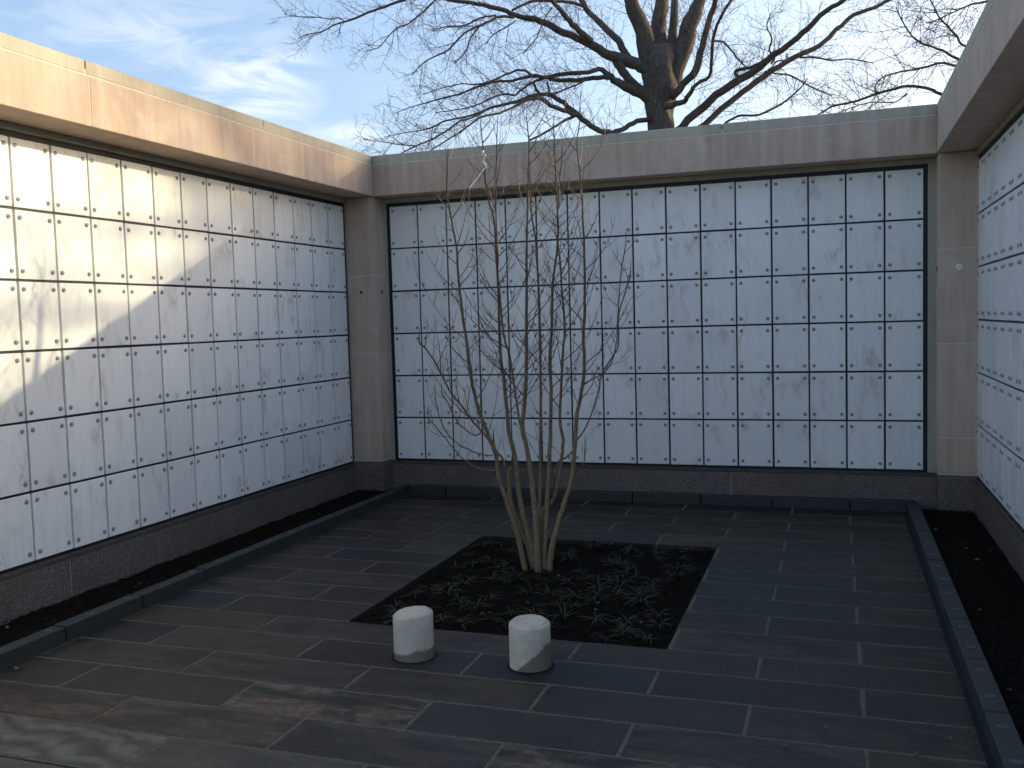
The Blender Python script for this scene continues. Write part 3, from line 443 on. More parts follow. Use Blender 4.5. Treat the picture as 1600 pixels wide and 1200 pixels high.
special = {(11, 0.55): BLUE, (13, 5.03): PURP, (13, 8.03): BLUE, (7, 2.05): (0.021, 0.026, 0.038), (6, 11.03): BLUE, (8, 11.03): BLUE,
           (5, 11.03): (0.02, 0.024, 0.034), (9, 11.03): (0.02, 0.024, 0.032), (7, 11.03): (0.021, 0.025, 0.034)}
for r in range(18):
    offs = [0.55 if r % 2 == 0 else -0.95]
    while offs[-1] < 15.5: offs.append(offs[-1] + 3.0)
    xs = [max(KERB_L - 0.02, offs[0])] + [x for x in offs[1:] if x < 15.3] + [KERB_R - 0.07]
    if r % 2 == 0: xs[1:-1] = [x - 0.02 for x in xs[1:-1]]
    cells = list(zip(xs, xs[1:]))
    for x0, x1 in cells:
        y1, y0 = ys[r], ys[r + 1]
        parts = [(x0, x1)]
        if 5 <= r < 12:
            parts = []
            if x0 < 5.0: parts.append((x0, min(x1, 5.0 + 0.03)))
            if x1 > 11.0: parts.append((max(x0, 11.0 - 0.03), x1))
        for a, b in parts:
            if b - a < 0.3: continue
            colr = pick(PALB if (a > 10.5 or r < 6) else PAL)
            stn = random.choice((0, 0, 0, 0.1, 0.2, 0.3))
            for (rr, xx), cc in special.items():
                if rr == r and abs(xx - a) < 0.15: colr = cc; stn = 0
            mm = None
            if r == 15 and abs(a - 5.05) < 0.2: stn = 1.0; colr = (0.034, 0.029, 0.023)
            if r == 16 and abs(a - 9.53) < 0.2: stn = 0.85; colr = (0.022, 0.022, 0.022)
            if r == 16 and a < 5: stn = 0.5
            if r == 17 and abs(a - 2.05) < 0.3: mm = RIPPLE
            if r == 17 and abs(a - 5.05) < 0.3: colr = (0.075, 0.078, 0.07)
            if r == 17 and a < 1: mm = RIPPLE
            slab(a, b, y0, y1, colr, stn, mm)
# the walk outside the court: larger, paler flags, across a dark open joint
bm = bbox(-3 * S, 22 * S, -50 * S, -18.80 * S, -0.10, -0.012)
link('joint_bed', mesh('joint_bed', bm, GAP_BLACK), paving)
yy = -18.83; r = 0
while yy > -44:
    x = -3.0 + (1.35 if r % 2 else 0)
    while x < 21:
        slab(x, x + 3.0, yy - 2.0, yy, random.choice(((0.15, 0.15, 0.13), (0.12, 0.125, 0.115), (0.14, 0.13, 0.11))), random.choice((0, 0, 0.25)), gap=0.03)
        x += 3.0
    yy -= 2.0; r += 1

def bed(name, x0, x1, y0, y1, z, amp, res=0.05, hole=None):
    nx, ny = max(2, int((x1 - x0) * S / res)), max(2, int((y1 - y0) * S / res))
    vs, fs = [], []
    for j in range(ny + 1):
        for i in range(nx + 1):
            X, Y = (x0 + (x1 - x0) * i / nx) * S, (y0 + (y1 - y0) * j / ny) * S
            h = noise.noise(Vector((X * 3, Y * 3, 1))) * amp + noise.noise(Vector((X * 14, Y * 14, 5))) * amp * 0.5
            vs.append((X, Y, z + h))
    for j in range(ny):
        for i in range(nx):
            a = j * (nx + 1) + i; fs.append((a, a + 1, a + nx + 2, a + nx + 1))
    o = link(name, pymesh(name, vs, fs, SOIL, True)); prep(o, kind='structure'); return o
bed('left_soil_bed', -1.3, 0.3, -19.0, -0.6, 0.045, 0.018)
bed('right_soil_bed', 15.8, 17.4, -19.0, -0.6, 0.045, 0.018)
bed('planting_square_soil', 4.93, 11.07, -12.72, -5.36, -0.028, 0.016, 0.03)
def chips(name, areas, z, n, smin, smax):
    vs, fs = [], []
    for _ in range(n):
        x0, x1, y0, y1 = random.choice(areas)
        X, Y = random.uniform(x0, x1) * S, random.uniform(y0, y1) * S
        L, W, T = random.uniform(smin, smax), random.uniform(0.003, 0.009), random.uniform(0.001, 0.004)
        R = Matrix.Rotation(random.uniform(0, 6.28), 3, 'Z') @ Matrix.Rotation(random.uniform(-0.5, 0.5), 3, 'Y') @ Matrix.Rotation(random.uniform(-0.6, 0.6), 3, 'X')
        k = len(vs); c = Vector((X, Y, z + random.uniform(0, 0.014)))
        for sx, sy, sz in ((-1, -1, -1), (1, -1, -1), (1, 1, -1), (-1, 1, -1), (-1, -.7, 1), (.9, -.8, 1), (1, .9, 1), (-.9, 1, 1)):
            vs.append(tuple(c + R @ Vector((sx * L / 2, sy * W / 2, sz * T / 2))))
        for f in ((4, 5, 6, 7), (0, 1, 5, 4), (1, 2, 6, 5), (2, 3, 7, 6), (3, 0, 4, 7)): fs.append(tuple(k + q for q in f))
    o = link(name, pymesh(name, vs, fs, CHIP)); return prep(o, kind='stuff')
prep(chips('bark_mulch', [(5.1, 10.9, -12.55, -5.55)], -0.022, 9000, 0.01, 0.04), label='dark shredded bark mulch lying in the square planting bed', cat='mulch')
prep(chips('bark_mulch', [(-1.0, 0.25, -18.6, -0.9)], 0.055, 5000, 0.01, 0.04), label='dark bark mulch in the strip bed along the sunlit left wall', cat='mulch')
prep(chips('bark_mulch', [(15.85, 17.1, -18.6, -0.9)], 0.055, 5000, 0.01, 0.04), label='nearly black bark mulch in the strip bed below the right wall', cat='mulch')

def kerb(name, axis, pos, a0, a1, cuts, inward):
    k = empty(name, kind='structure')
    pts = [a0] + [c for c in cuts if a0 < c < a1] + [a1]
    for u, v in zip(pts, pts[1:]):
        g = 0.018
        if axis == 'y':
            x0, x1 = (pos - KERB_W, pos) if inward > 0 else (pos, pos + KERB_W)
            st = box('kerb_stone', k, KERBM, x0, x1, u + g, v - g, -0.12, KERB_H + random.uniform(-.008, .008), 0.006, 2)
            for q in range(-24, 2):
                yd = -11.217 + (q + 6) * 0.994
                if u + 0.1 < yd < v - 0.1:
                    d = link('pin_disc', DISC, st, (0, (yd - (u + v) / 2) * S, (KERB_H + 0.12) * S))
        else:
            box('kerb_stone', k, KERBM, u + g, v - g, pos, pos + 0.25, -0.12, KERB_H + random.uniform(-.008, .008), 0.006, 2)
    return k
DISC = mesh('pin_disc', lathe([(0.0235, -0.002), (0.0235, 0.0022), (0.020, 0.0032), (0.007, 0.0032), (0.006, 0.0022)], 16), DISCM)
cutsL = [-0.9 - 2.0 * k + 0.0 for k in range(12)]
cutsL = [-12.943 + 1.99 * k for k in range(-4, 7)]
kerb('left_kerb', 'y', KERB_L, -18.75, -0.32, cutsL, 1)
kerb('right_kerb', 'y', KERB_R, -18.75, -0.32, [-14.718 + 2.0 * k for k in range(-3, 8)], -1)
kerb('back_kerb', 'x', YB, 0.30, 15.80, [1.79, 3.85, 5.88, 7.892, 9.934, 11.972, 14.069], 1)

# ---------------------------------------------------------------- niche walls
GAP = 0.05
def plate_mesh():
    w, h, th, c = (1 - GAP) * S, (NH - GAP) * S, 0.10 * S, 0.0022
    bm = bmesh.new()
    def ring(dx, y): return [bm.verts.new(p) for p in ((-w / 2 + dx, y, -h / 2 + dx), (w / 2 - dx, y, -h / 2 + dx), (w / 2 - dx, y, h / 2 - dx), (-w / 2 + dx, y, h / 2 - dx))]
    a, b, d = ring(0, th), ring(0, c), ring(c, 0)
    for p, q in ((a, b), (b, d)):
        for k in range(4): bm.faces.new((p[k], p[(k + 1) % 4], q[(k + 1) % 4], q[k]))
    bm.faces.new(d)
    return mesh('marble_plate', bm, MARBLE)
PLATE = plate_mesh()
def bolt_mesh():
    bm = lathe([(0.0145, 0.0), (0.0142, 0.0035), (0.0115, 0.0060), (0.0088, 0.0062), (0.0078, 0.0035), (0.0062, 0.0036), (0.0054, 0.0090), (0.0034, 0.0105)], 14)
    bmesh.ops.rotate(bm, verts=bm.verts, cent=(0, 0, 0), matrix=Matrix.Rotation(math.pi / 2, 3, 'X'))
    me = mesh('rosette_bolt', bm, BOLTM, True); return me
BOLT = bolt_mesh()
def stone_run(name, parent, m, x0, x1, cuts, y0, y1, z0, z1, gap=0.014, bev=0.003):
    pts = [x0] + sorted(c for c in cuts if x0 < c < x1) + [x1]
    for i, (a, b) in enumerate(zip(pts, pts[1:])):
        box(name, parent, m, a + (gap / 2 if i else 0), b - (gap / 2 if b != x1 else 0), y0, y1, z0, z1, bev)
def niche_wall(label, x, y, rz, ncol, m0, m1, by, b0, b1, bcuts, ccuts, gcuts, fcuts, nb0, nb1, mr=0.040, cat='niche wall'):
    """local x runs along the wall, -y is the face; m0/m1: width of stone margin beside the grid; by: how far the beam projects"""
    W = empty('niche_wall', (x * S, y * S, 0), rz, label=label, cat=cat, kind='thing')
    G0 = FZ; G1 = FZ + 6 * NH
    D = 2.3
    box('wall_core', W, TRIM, -m0 - 0.9, ncol + m1 + 0.9, 0.17, D - 0.02, -0.3, G1 + 0.22)
    box('back_panel', W, GRAPHITE, -0.09, ncol + 0.09, 0.10, 0.165, G0 - 0.05, G1 + 0.09)
    for i in range(1, 6): box('rail', W, GRAPHITE, -0.03, ncol + 0.03, 0.034, 0.098, G0 + i * NH - 0.035, G0 + i * NH + 0.035)
    for i in range(1, ncol):
        box('mullion', W, GRAPHITE if mr < 0.05 else TRIM, i - 0.035, i + 0.035, mr, 0.098, G0 + 0.01, G1 - 0.01)
    # dark frame round the grid
    pts = [-0.085] + sorted(fcuts) + [ncol + 0.085]
    for a, b in zip(pts, pts[1:]): box('head_frame', W, GRAPHITE, a + 0.004, b - 0.004, 0.012, 0.098, G1 - 0.012, G1 + 0.088)
    box('side_frame', W, GRAPHITE, -0.085, -0.002 + 0.012, 0.014, 0.098, G0 - 0.04, G1 - 0.014)
    box('side_frame', W, GRAPHITE, ncol - 0.01, ncol + 0.085, 0.014, 0.098, G0 - 0.04, G1 - 0.014)
    box('sill_frame', W, GRAPHITE, 0.012, ncol - 0.012, 0.020, 0.098, G0 - 0.045, G0 + 0.016)
    # stone surround
    stone_run('surround_stone', W, TRIM, -m0, ncol + m1, [c + 0.5 for c in bcuts], -0.045, 0.16, G1 + 0.092, G1 + 0.243, 0.012, 0.002)
    for a, b in ((-m0, -0.09), (ncol + 0.09, ncol + m1)):
        box('surround_stone', W, TRIM, a, b, -0.045, 0.16, G0 - 0.04, G1 + 0.088, 0.002)
    stone_run('sill', W, SILLM, -m0, ncol + m1, fcuts, -0.075, 0.16, G0 - 0.135, G0 - 0.05, 0.006, 0.002)
    stone_run('granite_base', W, GRAN, -m0, ncol + m1, gcuts, -0.06, 0.16, -0.3, G0 - 0.140, 0.018, 0.004)
    box('mortar', W, MORTAR, -m0 + 0.01, ncol + m1 - 0.01, -0.04, 0.15, -0.2, G0 - 0.16)
    # beam and coping
    B0 = G1 + 0.245; B1 = FZ + 9.488
    stone_run('beam_stone', W, LIME, b0, b1, bcuts, -by, D, B0, B1)
    box('mortar', W, MORTAR, b0 + 0.02, b1 - 0.02, -by + 0.007, D - 0.02, B0 + 0.01, B1 + 0.12)
    stone_run('coping_stone', W, COPE, b0, b1, ccuts, -by, D, B1 + 0.022, FZ + 9.78, 0.02, 0.005)
    z = [0.178, NH - 0.168]
    for i in range(ncol):
        for r in range(6):
            p = link('marble_plate', PLATE, W, ((i + 0.5 + random.uniform(-.004, .004)) * S, random.uniform(-0.0012, 0.0012), (G0 + (r + 0.5) * NH + random.uniform(-.004, .004)) * S))
            p.rotation_euler = (random.uniform(-.002, .002), random.uniform(-.002, .002), random.uniform(-.003, .003))
            if nb0 <= i < nb1:
                for bx in (-0.370, 0.370):
                    for bz in (z[0] - NH / 2, z[1] - NH / 2):
                        q = link('rosette_bolt', BOLT, p, (bx * S, 0.0, bz * S))
                        q.rotation_euler = (0, random.uniform(0, 6.28), 0)
    return W
LX, LY, RX, RY = -1.21, -0.83, 17.232, -0.663
NC = 18
back = niche_wall('back wall of white marble niche plates under a pinkish stone beam, behind the bare shrub', 0, 0, 0, 16, 0.20, 0.31, 0.78, -0.146, 16.236,
                  [5.285, 10.767], [5.6, 10.739], [5.4, 10.786], [5.97, 9.734, 11.955], 0, 16)
left = niche_wall('left wall of marble niche plates, upper part dappled with sunlight', LX, LY - NC, math.pi / 2, NC, 0.12, 0.08, 1.06, -1.2, NC + 3.1,
                  [NC + LY * 0 - 12.809 + 0.83, NC - 6.514 + 0.83, NC - 18.9 + 0.83], [NC - 6.80 + .83, NC - 12.9 + .83], [NC - 1.278 + .83 + 0.1, NC - 7 + .83, NC - 13 + .83], [NC - 6.995 + .83, NC - 12.932 + .83], 1, NC, 0.075)
right = niche_wall('right wall of marble niche plates, seen very obliquely in full shade', RX, RY, -math.pi / 2, NC, 0.09, 0.12, 0.996, -3.1, NC + 1.4,
                   [5.9, 12.2], [6.0, 12.4], [6, 12], [3.95, 9.95], 0, 11, 0.075)

# pillars: stacked stones with pale joints
def pillar(label, x0, x1, y0, y1, tags, mort=True):
    P = empty('pillar', ((x0 + x1) / 2 * S, (y0 + y1) / 2 * S, 0), label=label, cat='pillar', group='stone pillars at the ends of the niche walls', kind='thing')
    cx, cy = (x0 + x1) / 2, (y0 + y1) / 2
    a = (x0 - cx, x1 - cx, y0 - cy, y1 - cy)
    box('mortar', P, MORTAR, a[0] + .007, a[1] - .007, a[2] + .007, a[3] - .007, -0.3, FZ + 8.49)
    lv = [(-0.3, 1.125, GRAN, 'granite_block'), (1.153, 2.105, LIME, 'limestone_block'), (2.137, 4.625, LIME, 'limestone_block'), (4.657, 7.110, LIME, 'limestone_block'), (7.142, FZ + 8.505, LIME, 'limestone_block')]
    for z0, z1, m, n in lv: box(n, P, m, a[0], a[1], a[2], a[3], z0, z1, 0.007, 2)
    for kind, tx, ty, tz in tags:
        if kind == 'front':
            bm = lathe([(0.0255, 0), (0.0255, 0.004), (0.0235, 0.006)], 24); rot = Matrix.Rotation(math.pi / 2, 3, 'X'); m = PLASTIC
        elif kind == 'frontstud':
            bm = lathe([(0.017, 0), (0.016, 0.006), (0.009, 0.007), (0.008, 0.003)], 16); rot = Matrix.Rotation(math.pi / 2, 3, 'X'); m = BRASS
        elif kind == 'sideR':
            bm = lathe([(0.017, 0), (0.016, 0.006), (0.009, 0.007), (0.008, 0.003)], 16); rot = Matrix.Rotation(math.pi / 2, 3, 'Y'); m = BRASS
        else:
            bm = lathe([(0.017, 0), (0.016, 0.006), (0.009, 0.007), (0.008, 0.003)], 16); rot = Matrix.Rotation(-math.pi / 2, 3, 'Y'); m = BRASS
        bmesh.ops.rotate(bm, verts=bm.verts, cent=(0, 0, 0), matrix=rot)
        d = link('marker_disc' if kind == 'front' else 'stud', mesh('disc', bm, m), P, ((tx - cx) * S, (ty - cy) * S, (tz) * S))
        if kind == 'front':
            cu = bpy.data.curves.new('lettering', 'FONT'); cu.body = '330'; cu.size = 0.014; cu.extrude = 0.0003; cu.align_x = 'CENTER'; cu.align_y = 'CENTER'
            tmp = bpy.data.objects.new('tmp', cu); COL.objects.link(tmp)
            dg = bpy.context.evaluated_depsgraph_get(); me = bpy.data.meshes.new_from_object(tmp.evaluated_get(dg)); bpy.data.objects.remove(tmp)
            me.materials.clear(); me.materials.append(INK)
            t = link('lettering', me, d, (0.0, -0.0066, 0)); t.rotation_euler = (math.pi / 2, 0, 0)
    return P
pillar('corner pillar between the sunlit left wall and the back wall', -1.30, -0.17, -0.75, 0.15, [('frontstud', -0.72, -0.75, FZ + 5.5), ('sideR', -0.17, -0.40, FZ + 5.5)])
pillar('right corner pillar carrying a small round off-white marker disc', 16.285, 17.33, -0.75, 0.15, [('front', 16.78, -0.75, FZ + 5.53), ('sideL', 16.285, -0.45, FZ + 5.51)])
pillar('free end pillar of the left wall beside the pale outer walk', -1.30, -0.17, -19.9, LY - NC - 0.13, [])
pillar('free end pillar of the right wall beside the pale outer walk', 16.285, 17.33, -19.9, RY - NC - 0.13, [])

# ---------------------------------------------------------------- two concrete posts
def bollard(label, x, y, h, seed, tilt, damp):
    B = empty('concrete_post', (x * S, y * S, 0), label=label, cat='concrete post', group='pair of short concrete cylinders in the paving')
    random.seed(seed)
    R = 0.335 * S
    prof = [(R, -0.10), (R, 0.0), (R * 1.002, 0.03), (R, h * 0.35), (R * 0.998, h * 0.7), (R * 0.998, h - 0.002), (R * 0.97, h + 0.003), (R * 0.80, h + 0.016), (R * 0.76, h + 0.018), (R * 0.35, h + 0.020)]
    bm = lathe(prof, 56)
    for v in bm.verts:
        a = Vector((v.co.x, v.co.y, 0))
        k = 1 + 0.006 * noise.noise(Vector((v.co.x * 30 + seed, v.co.y * 30, v.co.z * 20)))
        v.co.x *= k; v.co.y *= k
        if v.co.z > h * 0.9: v.co.z += v.co.x * tilt[0] + v.co.y * tilt[1] + 0.002 * noise.noise(Vector((v.co.x * 40, v.co.y * 40, seed)))
    me = mesh('post_body', bm, CONC, True)
    for p in me.polygons: p.use_smooth = abs(p.normal.z) < 0.3
    link('post_body', me, B).color = (damp, 0, 0, 1)
    bm = lathe([(R * 1.16, 0.0005), (R * 1.15, 0.0030), (R * 0.99, 0.0032), (R * 0.98, -0.01)], 40, False)  # flat black ring on the slab stands in for the hole's shade
    link('hole_shade_ring', mesh('hole_shade_ring', bm, GAP_BLACK), B)
    return B
bollard('left of the two short pale concrete cylinders in front of the planting square', 7.0, -14.02, 0.222, 3, (0.08, 0.0), 0.25)
bollard('right of the two short pale concrete cylinders, with a damp patch up its right side', 9.02, -13.94, 0.212, 11, (-0.02, 0.03), 0.85)

# ---------------------------------------------------------------- tubes and branching
def tube(pts, rad, n, vs, fs, cap=True, wob=0.0):
    """append a tapered tube through pts"""
    base = len(vs); prev = None
    N = len(pts)
    for i, p in enumerate(pts):
        d = (pts[min(i + 1, N - 1)] - pts[max(i - 1, 0)])
        if d.length < 1e-6: d = Vector((0, 0, 1))
        d.normalize()
        if prev is None:
            a = d.cross(Vector((0.31, 0.95, 0.05)))
            if a.length < 0.1: a = d.cross(Vector((1, 0, 0)))
        else:
            a = prev - d * prev.dot(d)
        a.normalize(); prev = a; b = d.cross(a)
        for k in range(n):
            t = 2 * math.pi * k / n
            r = rad[i]
            if wob: r *= 1 + wob * noise.noise(Vector((math.cos(t) * 1.6 + p.x * 1.1, math.sin(t) * 1.6 + p.y * 1.1, p.z * 1.4)))
            vs.append(tuple(p + a * (r * math.cos(t)) + b * (r * math.sin(t))))
    for i in range(N - 1):
        for k in range(n):
            fs.append((base + i * n + k, base + i * n + (k + 1) % n, base + (i + 1) * n + (k + 1) % n, base + (i + 1) * n + k))
    if cap:
        fs.append(tuple(base + (N - 1) * n + k for k in range(n)))
def smooth_path(pts, rad, sub=3):
    """Catmull-Rom through the traced joints"""
    P = [pts[0] * 2 - pts[1]] + list(pts) + [pts[-1] * 2 - pts[-2]]
    op, orr = [], []
    for i in range(1, len(P) - 2):
        for s in range(sub):
            t = s / sub
            a, b, c, d = P[i - 1], P[i], P[i + 1], P[i + 2]
            op.append(0.5 * ((2 * b) + (c - a) * t + (2 * a - 5 * b + 4 * c - d) * t * t + (3 * b - a - 3 * c + d) * t ** 3))
            orr.append(rad[i - 1] + (rad[i] - rad[i - 1]) * t)
    op.append(pts[-1]); orr.append(rad[-1])
    return op, orr
RV = lambda: Vector((random.gauss(0, 1), random.gauss(0, 1), random.gauss(0, 1)))
def branch_path(p, d, L, nseg, wander, bend):
    pts = [p.copy()]; d = d.normalized()
    for _ in range(nseg):
        d = (d + RV() * wander + bend).normalized(); p = p + d * (L / nseg); pts.append(p.copy())
    return pts
def spawn(path, level, vs, fs, rr, spec):
    """side shoots along a path; spec: list per level of (spacing, len0, len1, radius, forward, wander, bend)"""
    if level >= len(spec): return
    sp, l0, l1, r0, fw, wan, bend = spec[level]
    tot = sum((b - a).length for a, b in zip(path, path[1:]))
    s = random.uniform(0.2, 1.0) * sp + (0.12 * tot if level == 0 else 0.1 * tot)
    while s < tot:
        acc = 0
        for a, b in zip(path, path[1:]):
            l = (b - a).length
            if acc + l >= s: break
            acc += l
        f = (s - acc) / max(l, 1e-6); p = a.lerp(b, min(1, f)); d = (b - a).normalized()
        side = RV(); side -= d * side.dot(d)
        if side.length > 0.05:
            side.normalize()
            L = random.uniform(l0, l1) * (1.0 - 0.45 * s / tot)
            q = branch_path(p, d * fw + side, L, 4 if level < 2 else 3, wan, bend)
            r = r0 * (0.7 + 0.6 * random.random())
            tube(q, [r * (1 - 0.75 * i / (len(q) - 1)) for i in range(len(q))], 3, vs, fs, False)
            spawn(q, level + 1, vs, fs, r, spec)
        s += sp * random.uniform(0.55, 1.5)

def tree(label, trunk, limbs, spec, seed, extra=0):
    random.seed(seed)
    base = Vector(trunk[0][:3]); gz = -0.12
    T = empty('bare_tree', (base.x, base.y, gz), label=label, cat='tree', group='leafless trees outside the walls')
    o = Vector((base.x, base.y, gz))
    pts = [Vector((base.x, base.y, gz - 0.1)), Vector((base.x, base.y, gz + 0.5)), Vector((base.x, base.y, gz + 1.6))] + [Vector(p[:3]) for p in trunk if p[2] > 2.2]
    r0 = trunk[0][3]
    rad = [r0 * 1.55, r0 * 1.2, r0 * 1.05] + [p[3] for p in trunk if p[2] > 2.2]
    pp, rr = smooth_path(pts, rad, 5)
    vs, fs = [], []; tube([p - o for p in pp], rr, 22, vs, fs, True, 0.30)
    link('trunk', pymesh('trunk', vs, fs, BARK, True), T)
    tv, tf = [], []
    for L in limbs:
        p = [Vector(q[:3]) - o for q in L]; r = [q[3] * 0.88 for q in L]
        pp, rr = smooth_path(p, r, 3)
        # crooked limb: small kinks
        for i in range(1, len(pp) - 1): pp[i] = pp[i] + RV() * min(0.018, rr[i] * 0.16)
        vs, fs = [], []; tube(pp, rr, 9 if r[0] > 0.06 else 6, vs, fs, True, 0.22)
        link('limb', pymesh('limb', vs, fs, BARK, True), T)
        spawn(pp, 0, tv, tf, 0, spec)
        if extra: spawn(pp[-len(pp) // 2:], 0, tv, tf, 0, spec)
    for k in range(extra):
        ti = random.uniform(0.2, 0.75); q0 = pts[-1].lerp(pts[3], 1 - ti) - o
        az = random.uniform(-1.28, -0.84) if k % 4 else random.uniform(0.6, 2.1); el = random.uniform(0.1, 0.65)
        d = Vector((math.cos(az) * math.cos(el), math.sin(az) * math.cos(el), math.sin(el)))
        ln = random.uniform(4.5, 8.5); r1 = random.uniform(0.11, 0.21)
        q = branch_path(q0, d, ln, 9, 0.16, Vector((0, 0, 0.03)))
        vs, fs = [], []; tube(q, [r1 * (1 - 0.82 * i / 9) for i in range(10)], 7, vs, fs, True, 0.2)
        for s in (3, 5, 6):
            dd = (q[s + 1] - q[s]).normalized() + RV() * 0.55
            q2 = branch_path(q[s], dd, ln * 0.5, 6, 0.16, Vector((0, 0, 0.03)))
            tube(q2, [r1 * 0.5 * (1 - 0.8 * i / 6) for i in range(7)], 5, vs, fs, True, 0.2)
            spawn(q2, 0, tv, tf, 0, spec)
        link('limb', pymesh('limb', vs, fs, BARK, True), T)
        spawn(q, 0, tv, tf, 0, spec)
    c = link('twigs', pymesh('twigs', tv, tf, TWIG), T); c['kind'] = 'stuff'
    return T, len(tf)

# ---------------------------------------------------------------- shrub in the planting square
def shrub():
    random.seed(21)
    base = Vector((7.37 * S, -8.09 * S, -0.02))
    T = empty('multi_stem_shrub', base, label='tall leafless multi-stemmed young tree fanning up from the square planting bed', cat='shrub')
    spec = [(0.072, 0.28, 0.72, 0.0038, 0.50, 0.05, Vector((0, 0, 0.34))), (0.12, 0.08, 0.24, 0.0021, 0.8, 0.06, Vector((0, 0, 0.18)))]
    for L in SHRUB:
        p = [Vector(q[:3]) - base for q in L]; r = [max(0.0022, q[3]) for q in L]
        if p[0].z < 0.25: p[0].z = -0.05
        pp, rr = smooth_path(p, r, 4)
        for i in range(1, len(pp) - 1): pp[i] = pp[i] + RV() * 0.0014
        vs, fs = [], []; tube(pp, rr, 10, vs, fs, True, 0.1)
        st = link('stem', pymesh('stem', vs, fs, STEMM, True), T)
        tv, tf = [], []
        up = [q for q in pp if q.z > (0.75 if len(L) > 9 else 0.3)]
        if len(up) > 3:
            sp = list(spec)
            if len(L) <= 9: sp[0] = (0.11, 0.15, 0.4, 0.0022, 0.7, 0.05, Vector((0, 0, 0.25)))
            spawn(up, 0, tv, tf, 0, sp)
            tube([up[-1], up[-1] + Vector((0.004, 0, 0.10))], [rr[-1], 0.0012], 4, tv, tf)
        if tf:
            c = link('side_twigs', pymesh('side_twigs', tv, tf, STWIG), st); c['kind'] = 'stuff'
    # the white tie left near the top
    return T
shrub()
def ribbon():
    random.seed(5)
    a = Vector((0.555, -0.690, 3.225)); 
    path = [Vector(p) for p in TAPE_KNOT]
    o = empty('white_tie', path[0], label='white tie tape knotted high on a shrub stem, one loose end hanging', cat='tie')
    vs, fs = [], []
    tube([p - path[0] + RV() * 0.004 for p in smooth_path(path, [0.01] * len(path), 3)[0]], [0.011 * (0.5 + 0.7 * random.random()) for _ in range(3 * (len(path) - 1) + 1)], 6, vs, fs, True, 0.3)
    link('knot', pymesh('knot', vs, fs, TAPE, True), o)
    pl = [Vector(p) for p in TAPE_TAIL]
    pp, _ = smooth_path(pl, [0.004] * len(pl), 4)
    vs, fs = [], []; tube([p - path[0] for p in pp], [0.0032] * len(pp), 4, vs, fs)
    link('loose_end', pymesh('loose_end', vs, fs, TAPE, True), o)
ribbon()

# ---------------------------------------------------------------- strap-leaved tufts
def tuft_mesh(seed, n, L):
    random.seed(seed); vs, fs = [], []
    for _ in range(n):
        az = random.uniform(0, 6.283); el = random.uniform(0.25, 1.1); l = L * random.uniform(0.6, 1.1); w = random.uniform(0.0028, 0.0048)
        d = Vector((math.cos(az) * math.cos(el), math.sin(az) * math.cos(el), math.sin(el))); side = Vector((-math.sin(az), math.cos(az), 0))
        p = Vector((random.uniform(-.012, .012), random.uniform(-.012, .012), -0.005)); k = len(vs); m = 6
        for i in range(m + 1):
            ww = w * (1 - (i / m) ** 2.2) * (0.55 + 0.45 * min(1, i / 1.5))
            vs.append(tuple(p - side * ww)); vs.append(tuple(p + side * ww))
            p = p + d * (l / m); d = (d + Vector((0, 0, -0.32))).normalized()
            if p.z < 0.006: p.z = 0.006; d.z = max(d.z, 0)
        for i in range(m): fs.append((k + 2 * i, k + 2 * i + 1, k + 2 * i + 3, k + 2 * i + 2))
    return pymesh('leaf_tuft', vs, fs, BLADE)
TUFTS = [tuft_mesh(100 + i, 8 + 3 * (i % 4), 0.115 + 0.012 * (i % 5)) for i in range(9)]
random.seed(44); placed = []
tries = 0
while len(placed) < 92 and tries < 9000:
    tries += 1
    x, y = random.uniform(5.3, 10.75), random.uniform(-12.35, -5.7)
    if abs(x - 7.37) < 0.55 and abs(y + 8.1) < 0.5: continue
    if any((x - a) ** 2 + (y - b) ** 2 < random.uniform(0.12, 0.5) ** 2 for a, b in placed): continue
    if noise.noise(Vector((x * 0.7, y * 0.7, 3.1))) < -0.38: continue
    placed.append((x, y))
for i, (x, y) in enumerate(placed):
    o = link('strap_leaf_plant', TUFTS[i % 9], None, (x * S, y * S, -0.014)); o.rotation_euler = (0, 0, random.uniform(0, 6.28)); s = random.uniform(0.75, 1.3); o.scale = (s, s, s * random.uniform(.8, 1.1))
    prep(o, label='small dark green strap-leaved tuft growing in the mulch of the square bed', cat='plant', group='strap-leaved tufts in the planting square')
sprigs = [(-0.35, -15.9), (0.05, -15.2), (-0.1, -14.6), (0.1, -13.6), (-0.2, -12.2), (0.12, -16.9), (0.08, -10.4)]
for i, (x, y) in enumerate(sprigs):
    o = link('weed_sprig', TUFTS[(i * 2) % 9], None, (x * S, y * S, 0.055)); o.rotation_euler = (0, 0, i * 1.1); o.scale = (0.5, 0.5, 0.45)
    prep(o, label='sparse small sprig in the mulch strip along the left wall', cat='plant', group='sprigs in the left mulch strip')

